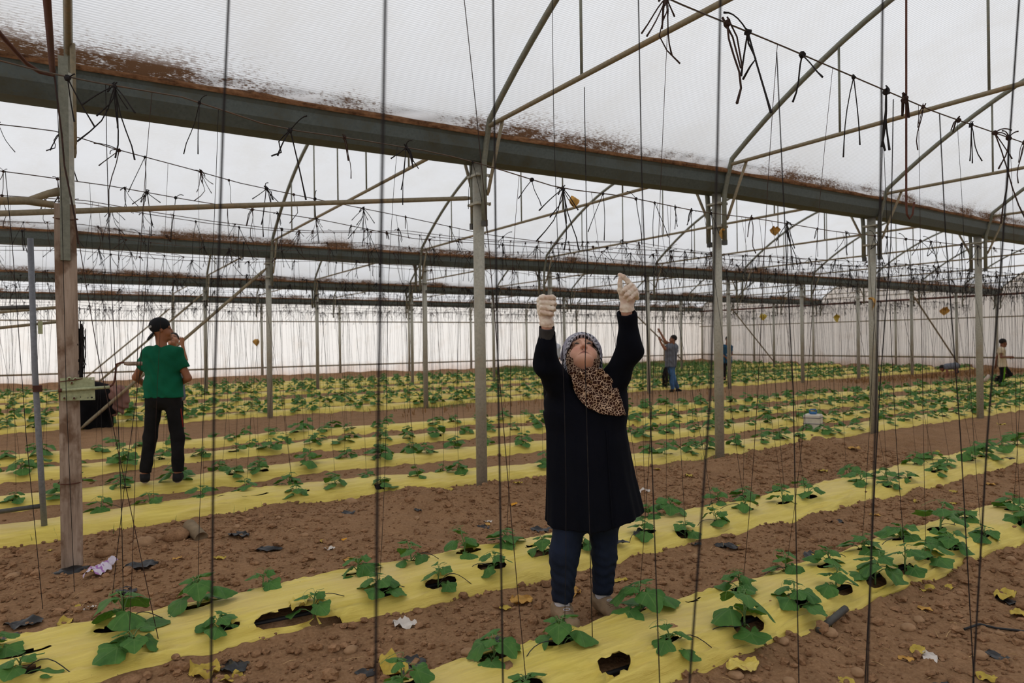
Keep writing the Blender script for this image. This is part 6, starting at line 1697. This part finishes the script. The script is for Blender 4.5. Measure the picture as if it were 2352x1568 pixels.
# grey gate frame at the far left
g0 = at_z(104, 1238, 0.0); dG = float((g0-CAM) @ AX)
gate = empty('gate_frame', (g0[0], g0[1], 0)); tag(gate, 'grey tubular gate frame at the far left, leaning slightly', 'gate')
def gp(px, py): return at_depth(px, py, dG)-np.array([g0[0], g0[1], 0])
mb = MB(); mb.tube([gp(104, 1242), gp(92, 1050), gp(80, 850), gp(69.5, 547)], 0.0215, 14); mb.build('upright', M['grey_tube'], gate, True)
mb = MB(); mb.tube([gp(-90, 710), gp(72, 705)], 0.016, 12); mb.build('cross_bar', M['dark_tube'], gate, True)
mb = MB(); mb.tube([gp(-90, 1187), gp(97, 1161)], 0.018, 12); mb.build('cross_bar', M['dark_tube'], gate, True)
mb = MB(); a = gp(82, 752); mb.box(a+np.array([0.03, -0.0, 0]), (0.03, 0.03, 0.10)); mb.build('latch', M['green_paint'], gate)
mb = MB(); a = gp(86, 892); mb.box(a, (0.06, 0.05, 0.05)); mb.build('clamp', M['rust_rod'], gate)
# flattened tube ends meeting at the boarded post, and rusty bars overhead at far left
dP = float((at_y(140, 465, b0[1]+0.05)-CAM) @ AX)
tube_thing('tie_tube', [at_depth(-120, 462, dP*0.86), at_depth(60, 461, dP*0.97), at_depth(118, 470, dP), at_depth(140, 474, dP)], [0.026, 0.026, 0.022, 0.010], 'dusty_tube', 'thick tube with a flattened end, coming from the left to the boarded post', 'tube')
tube_thing('tie_tube', [at_depth(60, 462, dP*1.02), at_depth(110, 445, dP*1.02), at_depth(137, 440, dP*1.02)], [0.022, 0.024, 0.03], 'dusty_tube', 'bent flattened tube end just above the thick tube at the boarded post', 'tube')
for (py0, py1, d0, x0, lab) in ((390, 372, 9.0, -40, 'upper'),):
    pass
dA = dP*0.97
tube_thing('roof_bar', [at_depth(100, -80, dA*0.66), at_depth(108, 0, dA*0.74), at_depth(121, 168, dA*0.97)], [0.019, 0.018, 0.016], 'rust_rod', 'thick rusty bar rising overhead, left of the boarded post', 'bar')
tube_thing('roof_bar', [at_depth(-90, -40, dA*0.7), at_depth(0, 78, dA*0.8), at_depth(60, 145, dA*0.92), at_depth(90, 165, dA*0.97), at_depth(122, 172, dA)], 0.0125, 'rust_rod', 'thinner rusty bar curving from the upper left to the gutter', 'bar')
mb = MB(); P = [at_depth(125, 175, dA), at_depth(132, 230, dA), at_depth(142, 310, dA), at_depth(148, 380, dA), at_depth(160, 440, dA), at_depth(172, 500, dA*0.99), at_depth(180, 560, dA*0.99)]
mb.tube(P, 0.006, 6); o = mb.build('rope', M['brown_twine'], None, True); tag(o, 'brown rope running down the front of the boarded post', 'rope')
# water canister on the strip
tk = at_z(1868, 986, 0.10); tank = empty('water_canister', tuple(tk), -YAW-0.62); tag(tank, 'white cube-shaped water canister with blue lid and handle standing on the yellow strip', 'canister')
F = Field((-.17, -.17, -.01), (.17, .17, .27), .005)
def rbox(x, y, z): 
    q = [np.abs(x)-.118, np.abs(y)-.118, np.abs(z-.118)-.116]; r_ = .022
    return np.sqrt(np.maximum(q[0]+r_, 0)**2+np.maximum(q[1]+r_, 0)**2+np.maximum(q[2]+r_, 0)**2)-r_+np.minimum(np.maximum.reduce([q[0]+r_, q[1]+r_, q[2]+r_]), 0)
F.add((rbox, np.array([-.13, -.13, 0]), np.array([.13, .13, .24])), 0); sdf_obj('tank', F, 'tank_white', tank)
mb = MB(); mb.cyl((0, 0, .232), (0, 0, .268), .05, 20); mb.build('lid', M['tank_blue'], tank, True)
Rh = rotz(0.62)
mb = MB(); mb.tube([tuple(Rh @ np.array(q)) for q in ((-.052, 0, .245), (-.05, 0, .295), (-.04, 0, .306), (.04, 0, .306), (.05, 0, .295), (.052, 0, .245))], .009, 8); mb.build('handle', M['tank_blue'], tank, True)
for z in (.185, .098):
    mb = MB(); e = .1205; mb.tube([(-e, -e, z), (e, -e, z), (e, e, z), (-e, e, z), (-e, -e, z)], .0042, 6); mb.build('strap', M['strap_indigo'], tank, True)
# beige cloth and fabric scraps by the boarded post foot and near the woman

tube_thing('tie_tube', [at_depth(-70, 722, 7.4), at_depth(150, 704, 7.9)], 0.018, 'dusty_tube', 'upper of two thin brown tubes between the gate frame and the boarded post', 'tube')
tube_thing('tie_tube', [at_depth(-70, 760, 7.6), at_depth(150, 737, 8.2)], 0.018, 'dusty_tube', 'lower of two thin brown tubes between the gate frame and the boarded post', 'tube')
finish_labels()
